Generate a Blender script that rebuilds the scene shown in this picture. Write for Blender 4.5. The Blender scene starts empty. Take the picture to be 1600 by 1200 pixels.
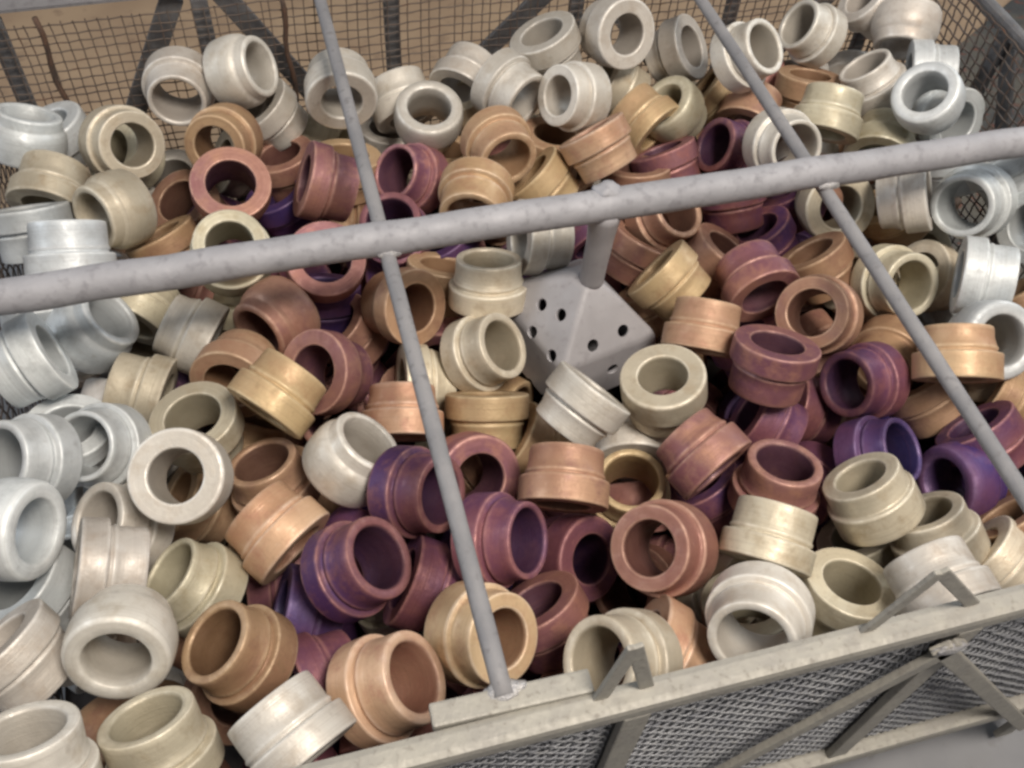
import bpy, bmesh, math, random
from mathutils import Vector, Matrix, noise

random.seed(11)
scene = bpy.context.scene
col = scene.collection

# ------------------------------------------------------------------ camera
cam_data = bpy.data.cameras.new('camera')
cam_data.sensor_width = 36.0
cam_data.lens = 36.0 * 1542.0 / 1600.0
cam_data.clip_start = 0.02
cam_data.clip_end = 60.0
cam = bpy.data.objects.new('camera', cam_data)
col.objects.link(cam)
cam.matrix_world = Matrix((
    (0.965063, 0.178960, -0.191379, 0.0000),
    (-0.257384, 0.784235, -0.564561, 0.0000),
    (0.049052, 0.594095, 0.802898, 0.9000),
    (0, 0, 0, 1)))
scene.camera = cam

# ------------------------------------------------------------------ light
world = bpy.data.worlds.new('World')
scene.world = world
world.use_nodes = True
bg = world.node_tree.nodes['Background']
bg.inputs['Color'].default_value = (1.0, 0.97, 0.95, 1)
bg.inputs['Strength'].default_value = 0.12

def area(name, loc, target, size, power, color):
    d = bpy.data.lights.new(name, 'AREA')
    d.shape = 'RECTANGLE'
    d.size, d.size_y = size
    d.energy = power
    d.color = color
    o = bpy.data.objects.new(name, d)
    col.objects.link(o)
    o.location = loc
    o.rotation_euler = (Vector(target) - Vector(loc)).to_track_quat('-Z', 'Y').to_euler()
    return o

area('ceiling_lamp', (0.45, -0.25, 2.1), (0.22, 0.5, 0.3), (0.6, 0.5), 45, (1.0, 0.91, 0.80))
area('window_light', (-1.7, 0.9, 1.3), (0.0, 0.55, 0.33), (1.2, 1.0), 15, (0.86, 0.93, 1.0))
area('right_cool_light', (2.1, 1.1, 1.2), (0.5, 0.6, 0.33), (1.0, 1.0), 13, (0.88, 0.95, 1.0))  # soft cool light from the right

scene.view_settings.view_transform = 'Standard'
scene.view_settings.look = 'None'
scene.view_settings.exposure = 0.0
scene.view_settings.gamma = 1.0
scene.view_settings.use_curve_mapping = False
scene.cycles.filter_width = 2.8
scene.cycles.max_bounces = 8

# ------------------------------------------------------------------ helpers
def link(o, parent=None):
    col.objects.link(o)
    if parent is not None:
        o.parent = parent
    return o

def mesh_obj(name, bm, mat, parent=None, smooth=True):
    me = bpy.data.meshes.new(name)
    bm.normal_update()
    bm.to_mesh(me)
    bm.free()
    if smooth:
        for p in me.polygons:
            p.use_smooth = True
    me.materials.append(mat)
    return link(bpy.data.objects.new(name, me), parent)

def tag(o, label, cat=None, group=None, kind=None):
    o['label'] = label
    if cat: o['category'] = cat
    if group: o['group'] = group
    if kind: o['kind'] = kind
    return o

def add_box(bm, c, s, rot=None, bev=0.0):
    r = bmesh.ops.create_cube(bm, size=1.0)
    vs = r['verts']
    m = Matrix.Translation(c) @ (rot.to_4x4() if rot is not None else Matrix()) @ Matrix.Diagonal((*s, 1))
    bmesh.ops.transform(bm, matrix=m, verts=vs)
    if bev > 0:
        es = {e for v in vs for e in v.link_edges}
        bmesh.ops.bevel(bm, geom=list(es), offset=bev, segments=2, affect='EDGES', profile=0.6)
    return bm

def bar_box(bm, a, b, w, t, side, bev=0.001):
    """flat bar from a to b; w = width across, t = thickness along `side`."""
    a, b = Vector(a), Vector(b)
    z = (b - a).normalized()
    y = Vector(side)
    y = (y - z * y.dot(z)).normalized()
    x = y.cross(z)
    rot = Matrix((x, y, z)).transposed()
    return add_box(bm, (a + b) / 2, (w, t, (b - a).length), rot, bev)

def tube(bm, pts, rad, seg=12, wob=0.0, cap=True):
    pts = [Vector(p) for p in pts]
    rings = []
    for i, p in enumerate(pts):
        d = (pts[min(i + 1, len(pts) - 1)] - pts[max(i - 1, 0)]).normalized()
        h = Vector((0, 0, 1)) if abs(d.z) < 0.9 else Vector((1, 0, 0))
        u = d.cross(h).normalized()
        v = d.cross(u)
        r = rad[i] if isinstance(rad, (list, tuple)) else rad
        ring = []
        for k in range(seg):
            an = 2 * math.pi * k / seg
            n = u * math.cos(an) + v * math.sin(an)
            rr = r
            if wob:
                rr = r * (1 + wob * noise.noise((p + n * r) * 38.0))
            ring.append(bm.verts.new(p + n * rr))
        rings.append(ring)
    for a, b in zip(rings, rings[1:]):
        for k in range(seg):
            bm.faces.new((a[k], a[(k + 1) % seg], b[(k + 1) % seg], b[k]))
    if cap:
        bm.faces.new(list(reversed(rings[0])))
        bm.faces.new(rings[-1])
    return bm

def lerp(a, b, n):
    a, b = Vector(a), Vector(b)
    return [a.lerp(b, i / n) for i in range(n + 1)]

# ------------------------------------------------------------------ materials
def srgb(r, g, b):
    f = lambda c: c / 12.92 if c <= 0.04045 else ((c + 0.055) / 1.055) ** 2.4
    return tuple(f(x / 255.0) for x in (r, g, b)) + (1.0,)

def new_mat(name):
    m = bpy.data.materials.new(name)
    m.use_nodes = True
    nt = m.node_tree
    return m, nt, nt.nodes['Principled BSDF']

def nd(nt, t, **kw):
    n = nt.nodes.new(t)
    for k, v in kw.items():
        if hasattr(n, k):
            setattr(n, k, v)
        else:
            n.inputs[k].default_value = v
    return n

def mixc(nt, fac, a, b, blend='MIX'):
    m = nt.nodes.new('ShaderNodeMix')
    m.data_type = 'RGBA'
    m.blend_type = blend
    for sock, val in ((m.inputs[0], fac), (m.inputs[6], a), (m.inputs[7], b)):
        if hasattr(val, 'type') and hasattr(val, 'links'):
            nt.links.new(val, sock)
        else:
            sock.default_value = val
    return m.outputs[2]

def ramp(nt, src, p0, p1, v0=0.0, v1=1.0):
    r = nt.nodes.new('ShaderNodeMapRange')
    r.inputs[1].default_value, r.inputs[2].default_value = p0, p1
    r.inputs[3].default_value, r.inputs[4].default_value = v0, v1
    nt.links.new(src, r.inputs[0])
    return r.outputs[0]

def collar_material(name, base, tint, rim, bore, stain, metallic=0.27, rough=0.50):
    """heat-tinted steel: mottled oxide colour, worn paler edges, fine turning marks"""
    m, nt, bs = new_mat(name)
    L = nt.links.new
    tc = nd(nt, 'ShaderNodeTexCoord')
    oi = nd(nt, 'ShaderNodeObjectInfo')
    off = nd(nt, 'ShaderNodeVectorMath', operation='MULTIPLY_ADD')
    comb = nd(nt, 'ShaderNodeCombineXYZ')
    for i in range(3):
        L(oi.outputs['Random'], comb.inputs[i])
    L(comb.outputs[0], off.inputs[0])
    off.inputs[1].default_value = (7.3, 3.1, 5.7)
    L(tc.outputs['Object'], off.inputs[2])
    n1 = nd(nt, 'ShaderNodeTexNoise'); n1.inputs['Scale'].default_value = 34; n1.inputs['Detail'].default_value = 3
    n2 = nd(nt, 'ShaderNodeTexNoise'); n2.inputs['Scale'].default_value = 130; n2.inputs['Detail'].default_value = 4
    n3 = nd(nt, 'ShaderNodeTexNoise'); n3.inputs['Scale'].default_value = 520; n3.inputs['Detail'].default_value = 2
    for n in (n1, n2, n3):
        L(off.outputs[0], n.inputs['Vector'])
    # heat tint runs in gradual bands along and across the piece, broken up by noise
    sp = nd(nt, 'ShaderNodeSeparateXYZ'); L(tc.outputs['Object'], sp.inputs[0])
    flip = ramp(nt, oi.outputs['Random'], 0.0, 1.0, -16.0, 16.0)
    zz = nd(nt, 'ShaderNodeMath', operation='MULTIPLY'); L(sp.outputs[2], zz.inputs[0]); L(flip, zz.inputs[1])
    xx = nd(nt, 'ShaderNodeMath', operation='MULTIPLY_ADD'); L(sp.outputs[0], xx.inputs[0]); xx.inputs[1].default_value = 7.0; L(zz.outputs[0], xx.inputs[2])
    ad = nd(nt, 'ShaderNodeMath', operation='ADD'); L(xx.outputs[0], ad.inputs[0]); L(n1.outputs['Fac'], ad.inputs[1])
    c = mixc(nt, ramp(nt, ad.outputs[0], 0.22, 0.80), base, tint)
    # patchy oxide stains
    n4 = nd(nt, 'ShaderNodeTexNoise'); n4.inputs['Scale'].default_value = 62; n4.inputs['Detail'].default_value = 6; n4.inputs['Roughness'].default_value = 0.65
    L(off.outputs[0], n4.inputs['Vector'])
    c = mixc(nt, ramp(nt, n4.outputs['Fac'], 0.50, 0.68, 0, 0.55), c, stain)
    # small dark scale flecks
    c = mixc(nt, ramp(nt, n2.outputs['Fac'], 0.60, 0.74, 0, 0.35), c, (base[0] * .45, base[1] * .42, base[2] * .40, 1))
    # pale worn blotches
    c = mixc(nt, ramp(nt, n2.outputs['Fac'], 0.42, 0.28, 0, 0.16), c, rim)
    # bore shade put into the colour; tinted collars also carry dark oxide inside
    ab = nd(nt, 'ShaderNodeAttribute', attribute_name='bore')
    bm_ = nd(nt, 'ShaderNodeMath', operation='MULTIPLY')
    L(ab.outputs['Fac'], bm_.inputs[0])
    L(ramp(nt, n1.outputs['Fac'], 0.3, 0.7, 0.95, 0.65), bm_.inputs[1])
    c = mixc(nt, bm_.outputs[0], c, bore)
    at = nd(nt, 'ShaderNodeAttribute', attribute_name='edge')
    em = nd(nt, 'ShaderNodeMath', operation='MULTIPLY')
    L(at.outputs['Fac'], em.inputs[0])
    L(ramp(nt, n2.outputs['Fac'], 0.35, 0.6, 0.85, 0.35), em.inputs[1])
    c = mixc(nt, em.outputs[0], c, rim)
    # faint streaks left by turning
    sep = nd(nt, 'ShaderNodeSeparateXYZ'); L(tc.outputs['Object'], sep.inputs[0])
    ln = nd(nt, 'ShaderNodeVectorMath', operation='LENGTH')
    cxy = nd(nt, 'ShaderNodeCombineXYZ'); L(sep.outputs[0], cxy.inputs[0]); L(sep.outputs[1], cxy.inputs[1])
    L(cxy.outputs[0], ln.inputs[0])
    crz = nd(nt, 'ShaderNodeCombineXYZ'); L(ln.outputs['Value'], crz.inputs[0]); L(sep.outputs[2], crz.inputs[1]); L(oi.outputs['Random'], crz.inputs[2])
    nt_ = nd(nt, 'ShaderNodeTexNoise'); nt_.inputs['Scale'].default_value = 900; L(crz.outputs[0], nt_.inputs['Vector'])
    c = mixc(nt, ramp(nt, nt_.outputs['Fac'], 0.5, 0.72, 0, 0.28), c, (base[0] * .55, base[1] * .52, base[2] * .52, 1))
    # piece-to-piece variation
    hs = nd(nt, 'ShaderNodeHueSaturation')
    L(c, hs.inputs['Color'])
    L(ramp(nt, oi.outputs['Random'], 0, 1, 0.86, 1.12), hs.inputs['Value'])
    mul = nd(nt, 'ShaderNodeMath', operation='MULTIPLY'); mul.inputs[1].default_value = 7.77
    fr = nd(nt, 'ShaderNodeMath', operation='FRACT')
    L(oi.outputs['Random'], mul.inputs[0]); L(mul.outputs[0], fr.inputs[0])
    L(ramp(nt, fr.outputs[0], 0, 1, 0.485, 0.512), hs.inputs['Hue'])
    L(hs.outputs['Color'], bs.inputs['Base Color'])
    bs.inputs['Metallic'].default_value = metallic
    L(ramp(nt, n2.outputs['Fac'], 0.3, 0.7, rough - .08, rough + .14), bs.inputs['Roughness'])
    b1 = nd(nt, 'ShaderNodeBump'); b1.inputs['Strength'].default_value = 0.35; b1.inputs['Distance'].default_value = 0.0006
    b2 = nd(nt, 'ShaderNodeBump'); b2.inputs['Strength'].default_value = 0.30; b2.inputs['Distance'].default_value = 0.0012
    b3 = nd(nt, 'ShaderNodeBump'); b3.inputs['Strength'].default_value = 0.25; b3.inputs['Distance'].default_value = 0.0004
    L(nt_.outputs['Fac'], b1.inputs['Height'])
    L(n2.outputs['Fac'], b2.inputs['Height']); L(b1.outputs[0], b2.inputs['Normal'])
    L(n3.outputs['Fac'], b3.inputs['Height']); L(b2.outputs[0], b3.inputs['Normal'])
    L(b3.outputs[0], bs.inputs['Normal'])
    return m

def rough_material(name, c1, c2, c3, scale, metallic=0.0, rough=0.7, bump=0.3, dist=0.002, p=(0.4, 0.62), q=(0.58, 0.72)):
    m, nt, bs = new_mat(name)
    L = nt.links.new
    tc = nd(nt, 'ShaderNodeTexCoord')
    n1 = nd(nt, 'ShaderNodeTexNoise'); n1.inputs['Scale'].default_value = scale; n1.inputs['Detail'].default_value = 5
    n2 = nd(nt, 'ShaderNodeTexNoise'); n2.inputs['Scale'].default_value = scale * 4.3; n2.inputs['Detail'].default_value = 4
    geo = nd(nt, 'ShaderNodeNewGeometry')
    for n in (n1, n2):
        L(geo.outputs['Position'], n.inputs['Vector'])
    c = mixc(nt, ramp(nt, n1.outputs['Fac'], *p), c1, c2)
    c = mixc(nt, ramp(nt, n2.outputs['Fac'], q[0], q[1], 0, 0.7), c, c3)
    L(c, bs.inputs['Base Color'])
    bs.inputs['Metallic'].default_value = metallic
    L(ramp(nt, n2.outputs['Fac'], 0.3, 0.7, rough - .1, rough + .1), bs.inputs['Roughness'])
    b = nd(nt, 'ShaderNodeBump'); b.inputs['Strength'].default_value = bump; b.inputs['Distance'].default_value = dist
    L(n2.outputs['Fac'], b.inputs['Height'])
    L(b.outputs[0], bs.inputs['Normal'])
    return m

COLLAR = {
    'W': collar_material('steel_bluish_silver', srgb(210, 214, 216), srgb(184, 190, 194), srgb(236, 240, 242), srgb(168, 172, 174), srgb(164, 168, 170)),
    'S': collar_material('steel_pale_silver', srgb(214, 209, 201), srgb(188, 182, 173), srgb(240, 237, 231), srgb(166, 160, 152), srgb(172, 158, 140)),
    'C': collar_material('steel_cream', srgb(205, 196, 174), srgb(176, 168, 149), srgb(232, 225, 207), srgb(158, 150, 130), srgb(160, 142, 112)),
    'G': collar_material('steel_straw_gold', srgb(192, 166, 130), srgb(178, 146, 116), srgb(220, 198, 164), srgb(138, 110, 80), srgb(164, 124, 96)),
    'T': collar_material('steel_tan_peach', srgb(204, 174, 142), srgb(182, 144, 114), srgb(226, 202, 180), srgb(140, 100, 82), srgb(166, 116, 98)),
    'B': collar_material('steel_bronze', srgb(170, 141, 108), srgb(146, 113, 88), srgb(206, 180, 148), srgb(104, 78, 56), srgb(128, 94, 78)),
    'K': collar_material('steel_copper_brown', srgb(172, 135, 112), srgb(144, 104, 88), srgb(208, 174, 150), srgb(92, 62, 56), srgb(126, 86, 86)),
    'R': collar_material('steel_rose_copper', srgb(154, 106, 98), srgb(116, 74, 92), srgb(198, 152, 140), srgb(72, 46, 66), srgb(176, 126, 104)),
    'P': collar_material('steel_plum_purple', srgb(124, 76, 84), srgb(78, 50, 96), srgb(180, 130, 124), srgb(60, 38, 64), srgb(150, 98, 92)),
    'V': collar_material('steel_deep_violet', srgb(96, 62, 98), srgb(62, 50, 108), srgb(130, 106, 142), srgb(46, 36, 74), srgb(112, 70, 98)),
}
M_BAR = rough_material('scaled_grey_steel', srgb(152, 152, 158), srgb(166, 166, 172), srgb(124, 123, 128), 30, 0.12, 0.66, 0.5, 0.0012, (0.35, 0.65), (0.52, 0.75))
M_ROD = rough_material('dull_rod_steel', srgb(128, 128, 132), srgb(142, 141, 144), srgb(108, 106, 110), 34, 0.1, 0.68, 0.5, 0.001)
M_WELD = rough_material('weld_steel', srgb(165, 165, 170), srgb(185, 183, 182), srgb(130, 128, 130), 160, 0.4, 0.45, 0.6, 0.002)
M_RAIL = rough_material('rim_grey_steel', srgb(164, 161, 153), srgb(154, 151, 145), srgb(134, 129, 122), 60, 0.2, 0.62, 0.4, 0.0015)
M_BACK = rough_material('shaded_back_steel', srgb(112, 112, 115), srgb(96, 96, 100), srgb(120, 112, 104), 60, 0.25, 0.6)  # darker copy of the rim steel, backlit shade put into the colour
M_WIRE = rough_material('brown_wire', srgb(112, 100, 92), srgb(92, 82, 78), srgb(120, 86, 68), 14, 0.3, 0.6, 0.2)
M_WIREF = rough_material('grey_wire', srgb(150, 152, 157), srgb(128, 130, 137), srgb(166, 165, 164), 70, 0.35, 0.5, 0.2)
M_RUST = rough_material('rusty_steel', srgb(92, 70, 58), srgb(74, 62, 56), srgb(112, 84, 66), 50, 0.1, 0.8)
M_PROBE = rough_material('matt_grey_casting', srgb(164, 162, 166), srgb(156, 154, 158), srgb(142, 139, 143), 34, 0.08, 0.55, 0.15, 0.0008)
M_FLOOR = rough_material('tan_floor', srgb(160, 138, 114), srgb(148, 126, 104), srgb(128, 108, 90), 9, 0.0, 0.85, 0.3)
M_BOARD = M_FLOOR
M_FLOOR = rough_material('grey_concrete', srgb(138, 139, 143), srgb(124, 125, 130), srgb(120, 118, 118), 9, 0.0, 0.85, 0.3)
M_PLATE = rough_material('dark_rusty_plate', srgb(62, 62, 62), srgb(88, 84, 76), srgb(110, 62, 48), 16, 0.1, 0.75, 0.5, 0.004, (0.42, 0.6), (0.56, 0.66))
M_PAN = rough_material('dark_pan', srgb(70, 62, 60), srgb(56, 50, 50), srgb(80, 66, 58), 20, 0.2, 0.7)

# ------------------------------------------------------------------ setting
bm = bmesh.new()
bmesh.ops.create_grid(bm, x_segments=8, y_segments=8, size=5.0)
floor = mesh_obj('floor', bm, M_FLOOR, smooth=False)
floor['kind'] = 'structure'

bm = bmesh.new()
add_box(bm, (0.10, 1.62, 0.004), (2.6, 1.30, 0.006), None, 0.001)
tag(mesh_obj('tan_board', bm, M_BOARD, smooth=False), 'large tan board lying on the floor behind the basket, seen through the mesh', 'board')

# dark rusty plate lying on the floor beyond the right side of the basket
bm = bmesh.new()
ed = Vector((0.208, 0.129, 0)).normalized()
inw = Vector((ed.y, -ed.x, 0))
pc = Vector((1.10, 1.126, 0)) + ed * 0.60 + inw * 0.62
add_box(bm, (pc.x, pc.y, 0.0135), (2.6, 1.24, 0.008), Matrix((ed, -inw, Vector((0, 0, 1)))).transposed(), 0.002)
plate = tag(mesh_obj('steel_plate', bm, M_PLATE, smooth=False), 'dark rust-spotted steel plate lying on the floor beyond the basket\'s right side', 'plate')

# ------------------------------------------------------------------ basket
basket = bpy.data.objects.new('wire_basket', None)
link(basket)
basket.location = (0, 0, 0)
tag(basket, 'grey steel wire basket with cross bar and two rods, holding the collars', 'basket')
XL, XR, YF, YB, ZB, ZT = -0.236, 0.672, 0.148, 0.828, 0.118, 0.382

def rail(a, b, w, t, side, mat, name='rim_rail'):
    bm = bmesh.new()
    bar_box(bm, a, b, w, t, side, 0.0045)
    return mesh_obj(name, bm, mat, basket, smooth=False)

# rim and foot rails
rail((XL - .012, YF, ZT), (XR + .012, YF, ZT), 0.016, 0.017, (0, 0, 1), M_RAIL)
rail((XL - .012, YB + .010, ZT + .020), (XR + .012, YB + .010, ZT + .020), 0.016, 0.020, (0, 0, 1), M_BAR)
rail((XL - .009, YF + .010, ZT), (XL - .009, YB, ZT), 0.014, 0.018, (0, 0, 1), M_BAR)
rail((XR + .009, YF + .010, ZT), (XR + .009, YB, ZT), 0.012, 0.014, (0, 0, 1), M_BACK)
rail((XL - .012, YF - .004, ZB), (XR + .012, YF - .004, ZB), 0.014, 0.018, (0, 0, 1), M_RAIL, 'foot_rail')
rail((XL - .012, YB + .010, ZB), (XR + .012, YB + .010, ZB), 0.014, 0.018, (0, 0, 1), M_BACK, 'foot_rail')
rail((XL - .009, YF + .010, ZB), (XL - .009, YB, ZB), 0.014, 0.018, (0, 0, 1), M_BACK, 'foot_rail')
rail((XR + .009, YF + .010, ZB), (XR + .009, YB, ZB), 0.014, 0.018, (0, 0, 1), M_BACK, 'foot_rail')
# flat strip welded on the front rim under the left rod
bm = bmesh.new()
bar_box(bm, (0.026, 0.1625, 0.3885), (0.112, 0.1605, 0.3885), 0.013, 0.009, (0, 0, 1), 0.0015)
mesh_obj('rim_strip', bm, M_RAIL, basket, smooth=False)

# front posts, braces and stacking lugs (outside of the mesh)
def flat(name, a, b, w, t, mat, side=(0, 1, 0)):
    bm = bmesh.new()
    bar_box(bm, a, b, w, t, side, 0.0012)
    return mesh_obj(name, bm, mat, basket, smooth=False)
yf = YF - 0.0045
for x in (-0.06, 0.134, 0.338, 0.545):
    flat('post', (x, yf, 0.012), (x, yf, ZT - .0083), 0.016, 0.006, M_RAIL)
for a, b in (((0.318, .369), (0.545, .050)), ((0.332, .369), (0.150, .100)), ((-0.05, .369), (0.118, .075)),
             ((0.60, .369), (0.56, .20))):
    flat('brace', (a[0], yf - .006, a[1]), (b[0], yf - .006, b[1]), 0.013, 0.005, M_RAIL)
def lug(xc, half, apex, tip=0.0):
    bm = bmesh.new()
    p0, p1, p2 = (xc - half, YF + .003, ZT + .007), (xc + tip, YF + .004, apex), (xc + half, YF + .003, ZT + .007)
    bar_box(bm, p0, p1, 0.0085, 0.003, (0, 1, 0), 0.001)
    bar_box(bm, p1, p2, 0.0085, 0.0028, (0, 1, 0), 0.001)
    return mesh_obj('stacking_lug', bm, M_RAIL, basket, smooth=False)
lug(0.127, 0.013, 0.452, -.003)
lug(0.303, 0.034, 0.452, -.014)

# back posts and braces
yb = YB + 0.008
for x in (-0.212, -0.04, 0.132, 0.318, 0.492, 0.662):
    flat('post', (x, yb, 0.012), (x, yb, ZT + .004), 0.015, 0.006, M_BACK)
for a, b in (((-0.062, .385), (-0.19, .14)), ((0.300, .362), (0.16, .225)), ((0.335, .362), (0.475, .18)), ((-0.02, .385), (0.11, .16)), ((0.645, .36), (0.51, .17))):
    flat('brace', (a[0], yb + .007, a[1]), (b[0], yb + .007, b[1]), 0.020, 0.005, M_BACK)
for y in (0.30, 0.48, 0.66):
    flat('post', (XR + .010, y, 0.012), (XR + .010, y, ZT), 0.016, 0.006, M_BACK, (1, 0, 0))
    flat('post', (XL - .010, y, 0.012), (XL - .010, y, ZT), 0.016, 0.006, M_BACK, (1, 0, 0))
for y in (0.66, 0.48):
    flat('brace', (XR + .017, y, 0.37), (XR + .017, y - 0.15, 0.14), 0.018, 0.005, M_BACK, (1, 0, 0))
# thin rusty tie wires hanging on the back mesh
for x in (-0.176, 0.031):
    bm = bmesh.new()
    tube(bm, [Vector((x + .002 * math.sin(i * 1.3), YB - .004 + .001 * math.cos(i * 2.1), .39 - i * .016)) for i in range(9)], 0.0026, 6)
    mesh_obj('tie_wire', bm, M_RUST, basket)

# woven wire panels
def woven(name, o, u, v, nu, nv, rad, mat, jit=0.0007, seed=1):
    """o corner, u/v vectors spanning the panel; nu wires along v, nv wires along u, woven over and under"""
    rnd = random.Random(seed)
    o, u, v = Vector(o), Vector(u), Vector(v)
    n = u.cross(v).normalized()
    verts, faces = [], []
    def wire(pts, side):
        base = len(verts)
        for i, p in enumerate(pts):
            for k in range(4):
                an = math.pi / 4 + k * math.pi / 2
                verts.append(p + side * (math.cos(an) * rad) + n * (math.sin(an) * rad))
        for i in range(len(pts) - 1):
            for k in range(4):
                a = base + i * 4 + k; b = base + i * 4 + (k + 1) % 4
                faces.append((a, b, b + 4, a + 4))
    un, vn = u.normalized(), v.normalized()
    sag = lambda p: noise.noise(p * 9.0 + Vector((seed, 0, 0))) * jit * 3
    for i in range(nu + 1):
        s = i / nu
        j0 = rnd.gauss(0, jit)
        wire([o + u * s + v * (j / nv) + un * (j0 + sag(o + u * s + v * (j / nv))) + n * (rad * (1 if (i + j) % 2 else -1)) for j in range(nv + 1)], un)
    for j in range(nv + 1):
        t = j / nv
        j0 = rnd.gauss(0, jit)
        wire([o + v * t + u * (i / nu) + vn * (j0 + sag(o + v * t + u * (i / nu) + Vector((3, 3, 3)))) + n * (rad * (-1 if (i + j) % 2 else 1)) for i in range(nu + 1)], vn)
    me = bpy.data.meshes.new(name)
    me.from_pydata(verts, [], faces)
    for p in me.polygons: p.use_smooth = True
    me.materials.append(mat)
    return link(bpy.data.objects.new(name, me), basket)
W, D, Hh = XR - XL, YB - YF, ZT - ZB
woven('wire_mesh', (XL, YB, ZB), (W, 0, 0), (0, 0, Hh), 92, 28, 0.00065, M_WIRE, 0.0012, seed=2)
woven('wire_mesh', (XL, YF + .001, ZB), (W, 0, 0), (0, 0, Hh), 146, 46, 0.0008, M_WIREF, seed=3)
woven('wire_mesh', (XR, YF, ZB), (0, D, 0), (0, 0, Hh), 64, 26, 0.00085, M_WIRE, 0.0013, seed=4)
woven('wire_mesh', (XL, YF, ZB), (0, D, 0), (0, 0, Hh), 52, 22, 0.00085, M_WIRE, seed=5)
woven('lining_mesh', (XL, YF + .004, ZB), (W, 0, 0), (0, 0, Hh - .008), 270, 80, 0.00135, M_WIREF, 0.0003, seed=6)
bm = bmesh.new()
add_box(bm, ((XL + XR) / 2, (YF + YB) / 2, ZB - .004), (W - .004, D - .004, 0.004))
mesh_obj('base_pan', bm, M_PAN, basket, smooth=False)

# long bar and two thinner rods across the rim
BZ, BY = 0.396, 0.498
bm = bmesh.new()
n = 60
tube(bm, [Vector((XL - .02 + (W + .04) * i / n, BY + .0010 * noise.noise(Vector((i * .21, 0, 3))), BZ + .0010 * noise.noise(Vector((i * .23, 5, 0))))) for i in range(n + 1)], 0.0123, 20, 0.07)
mesh_obj('cross_bar', bm, M_BAR, basket)
for x in (0.065, 0.408):
    bm = bmesh.new()
    tube(bm, lerp((x, 0.163, 0.3925 if x < .1 else .387), (x, YB + .004, 0.385), 40), 0.0055, 14, 0.05)
    mesh_obj('rod', bm, M_ROD, basket)
def weld(c, s, mat=M_WELD, parent=None, seed=0):
    bm = bmesh.new()
    bmesh.ops.create_icosphere(bm, subdivisions=3, radius=1.0)
    for v in bm.verts:
        k = 1 + 0.28 * noise.noise(v.co * 1.7 + Vector((seed, 0, 0))) + .12 * noise.noise(v.co * 5 + Vector((0, seed, 0)))
        v.co = Vector((v.co.x * s[0], v.co.y * s[1], v.co.z * s[2])) * k + Vector(c)
    return mesh_obj('weld', bm, mat, parent or basket)
for x in (0.065, 0.408):
    weld((x + .001, BY - .011, BZ - .004), (0.009, 0.004, 0.004), seed=x * 10)
    weld((x - .002, BY + .010, BZ - .002), (0.009, 0.004, 0.004), seed=x * 20)
weld((0.066, 0.166, 0.391), (0.012, 0.006, 0.004), seed=4.2)
weld((0.325, yf - .007, .366), (0.011, 0.003, 0.005), seed=8)

# ------------------------------------------------------------------ perforated housing hung from the bar
PX, PY, AL = 0.2274, 0.4999, -2.134
house = bpy.data.objects.new('perforated_housing', None)
link(house)
house.location = (PX, PY, 0.2)
tag(house, 'grey pyramid-shaped metal housing with drilled holes hanging by a stem from the long bar', 'housing')
bpy.context.view_layer.update()
def local(o):
    o.matrix_parent_inverse = Matrix.Translation((-PX, -PY, -0.2))
    return o
def corners(r, z):
    c0, c1, c3 = (Vector((PX + q * math.cos(AL + k * math.pi / 2), PY + q * math.sin(AL + k * math.pi / 2), z)) for q, k in ((r, 0), (r, 1), (r * LEFT, 3)))
    return [c0, c1, c1 + c3 - c0, c3]
LEFT = 1.28
levels = [(0.012, 0.3135), (0.0287, 0.3015), (0.0640, 0.2702), (0.0720, 0.222)]
bm = bmesh.new()
rows = [[bm.verts.new(p) for p in corners(r, z)] for r, z in levels]
for a, b in zip(rows, rows[1:]):
    for k in range(4):
        bm.faces.new((a[k], b[k], b[(k + 1) % 4], a[(k + 1) % 4]))
bm.faces.new(list(reversed(rows[0])))
bm.faces.new(rows[-1])
bmesh.ops.recalc_face_normals(bm, faces=bm.faces)
bmesh.ops.bevel(bm, geom=list(bm.edges), offset=0.0035, segments=4, affect='EDGES', profile=0.5)
inner = [(0.008, 0.3095), (0.0235, 0.2985), (0.0585, 0.2680), (0.0655, 0.226)]
rin = [[bm.verts.new(p) for p in corners(r, z)] for r, z in inner]
for a, b in zip(rin, rin[1:]):          # the hollow inside: same shape, faces turned inwards
    for k in range(4):
        bm.faces.new((a[k], a[(k + 1) % 4], b[(k + 1) % 4], b[k]))
bm.faces.new(rin[0])
bm.faces.new(list(reversed(rin[-1])))
body = local(mesh_obj('housing_body', bm, M_PROBE, house, smooth=False))
HOLES = [((0.201, 0.4851, 0.2934), (-0.704, -0.252, 0.664)), ((0.1794, 0.4893, 0.2721), (-0.704, -0.252, 0.664)), ((0.1882, 0.4626, 0.2712), (-0.704, -0.252, 0.664)), ((0.1902, 0.5028, 0.2887), (-0.704, -0.252, 0.664)), ((0.2507, 0.4674, 0.2808), (0.172, -0.763, 0.623)), ((0.2224, 0.4595, 0.2789), (0.172, -0.763, 0.623)), ((0.2413, 0.4541, 0.2487), (0.219, -0.969, 0.117)), ((0.2135, 0.4477, 0.2483), (0.219, -0.969, 0.117)), ((0.2704, 0.4612, 0.2533), (0.219, -0.969, 0.117)), ((0.1766, 0.4734, 0.2219), (-0.933, -0.335, 0.13)), ((0.1836, 0.4541, 0.2225), (-0.933, -0.335, 0.13))]
cb = bmesh.new()
for p, nrm in HOLES:
    r = bmesh.ops.create_cone(cb, cap_ends=True, segments=16, radius1=0.0053, radius2=0.0053, depth=0.016)
    q = Vector(nrm).to_track_quat('Z', 'Y').to_matrix().to_4x4()
    bmesh.ops.transform(cb, matrix=Matrix.Translation(p) @ q, verts=r['verts'])
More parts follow.
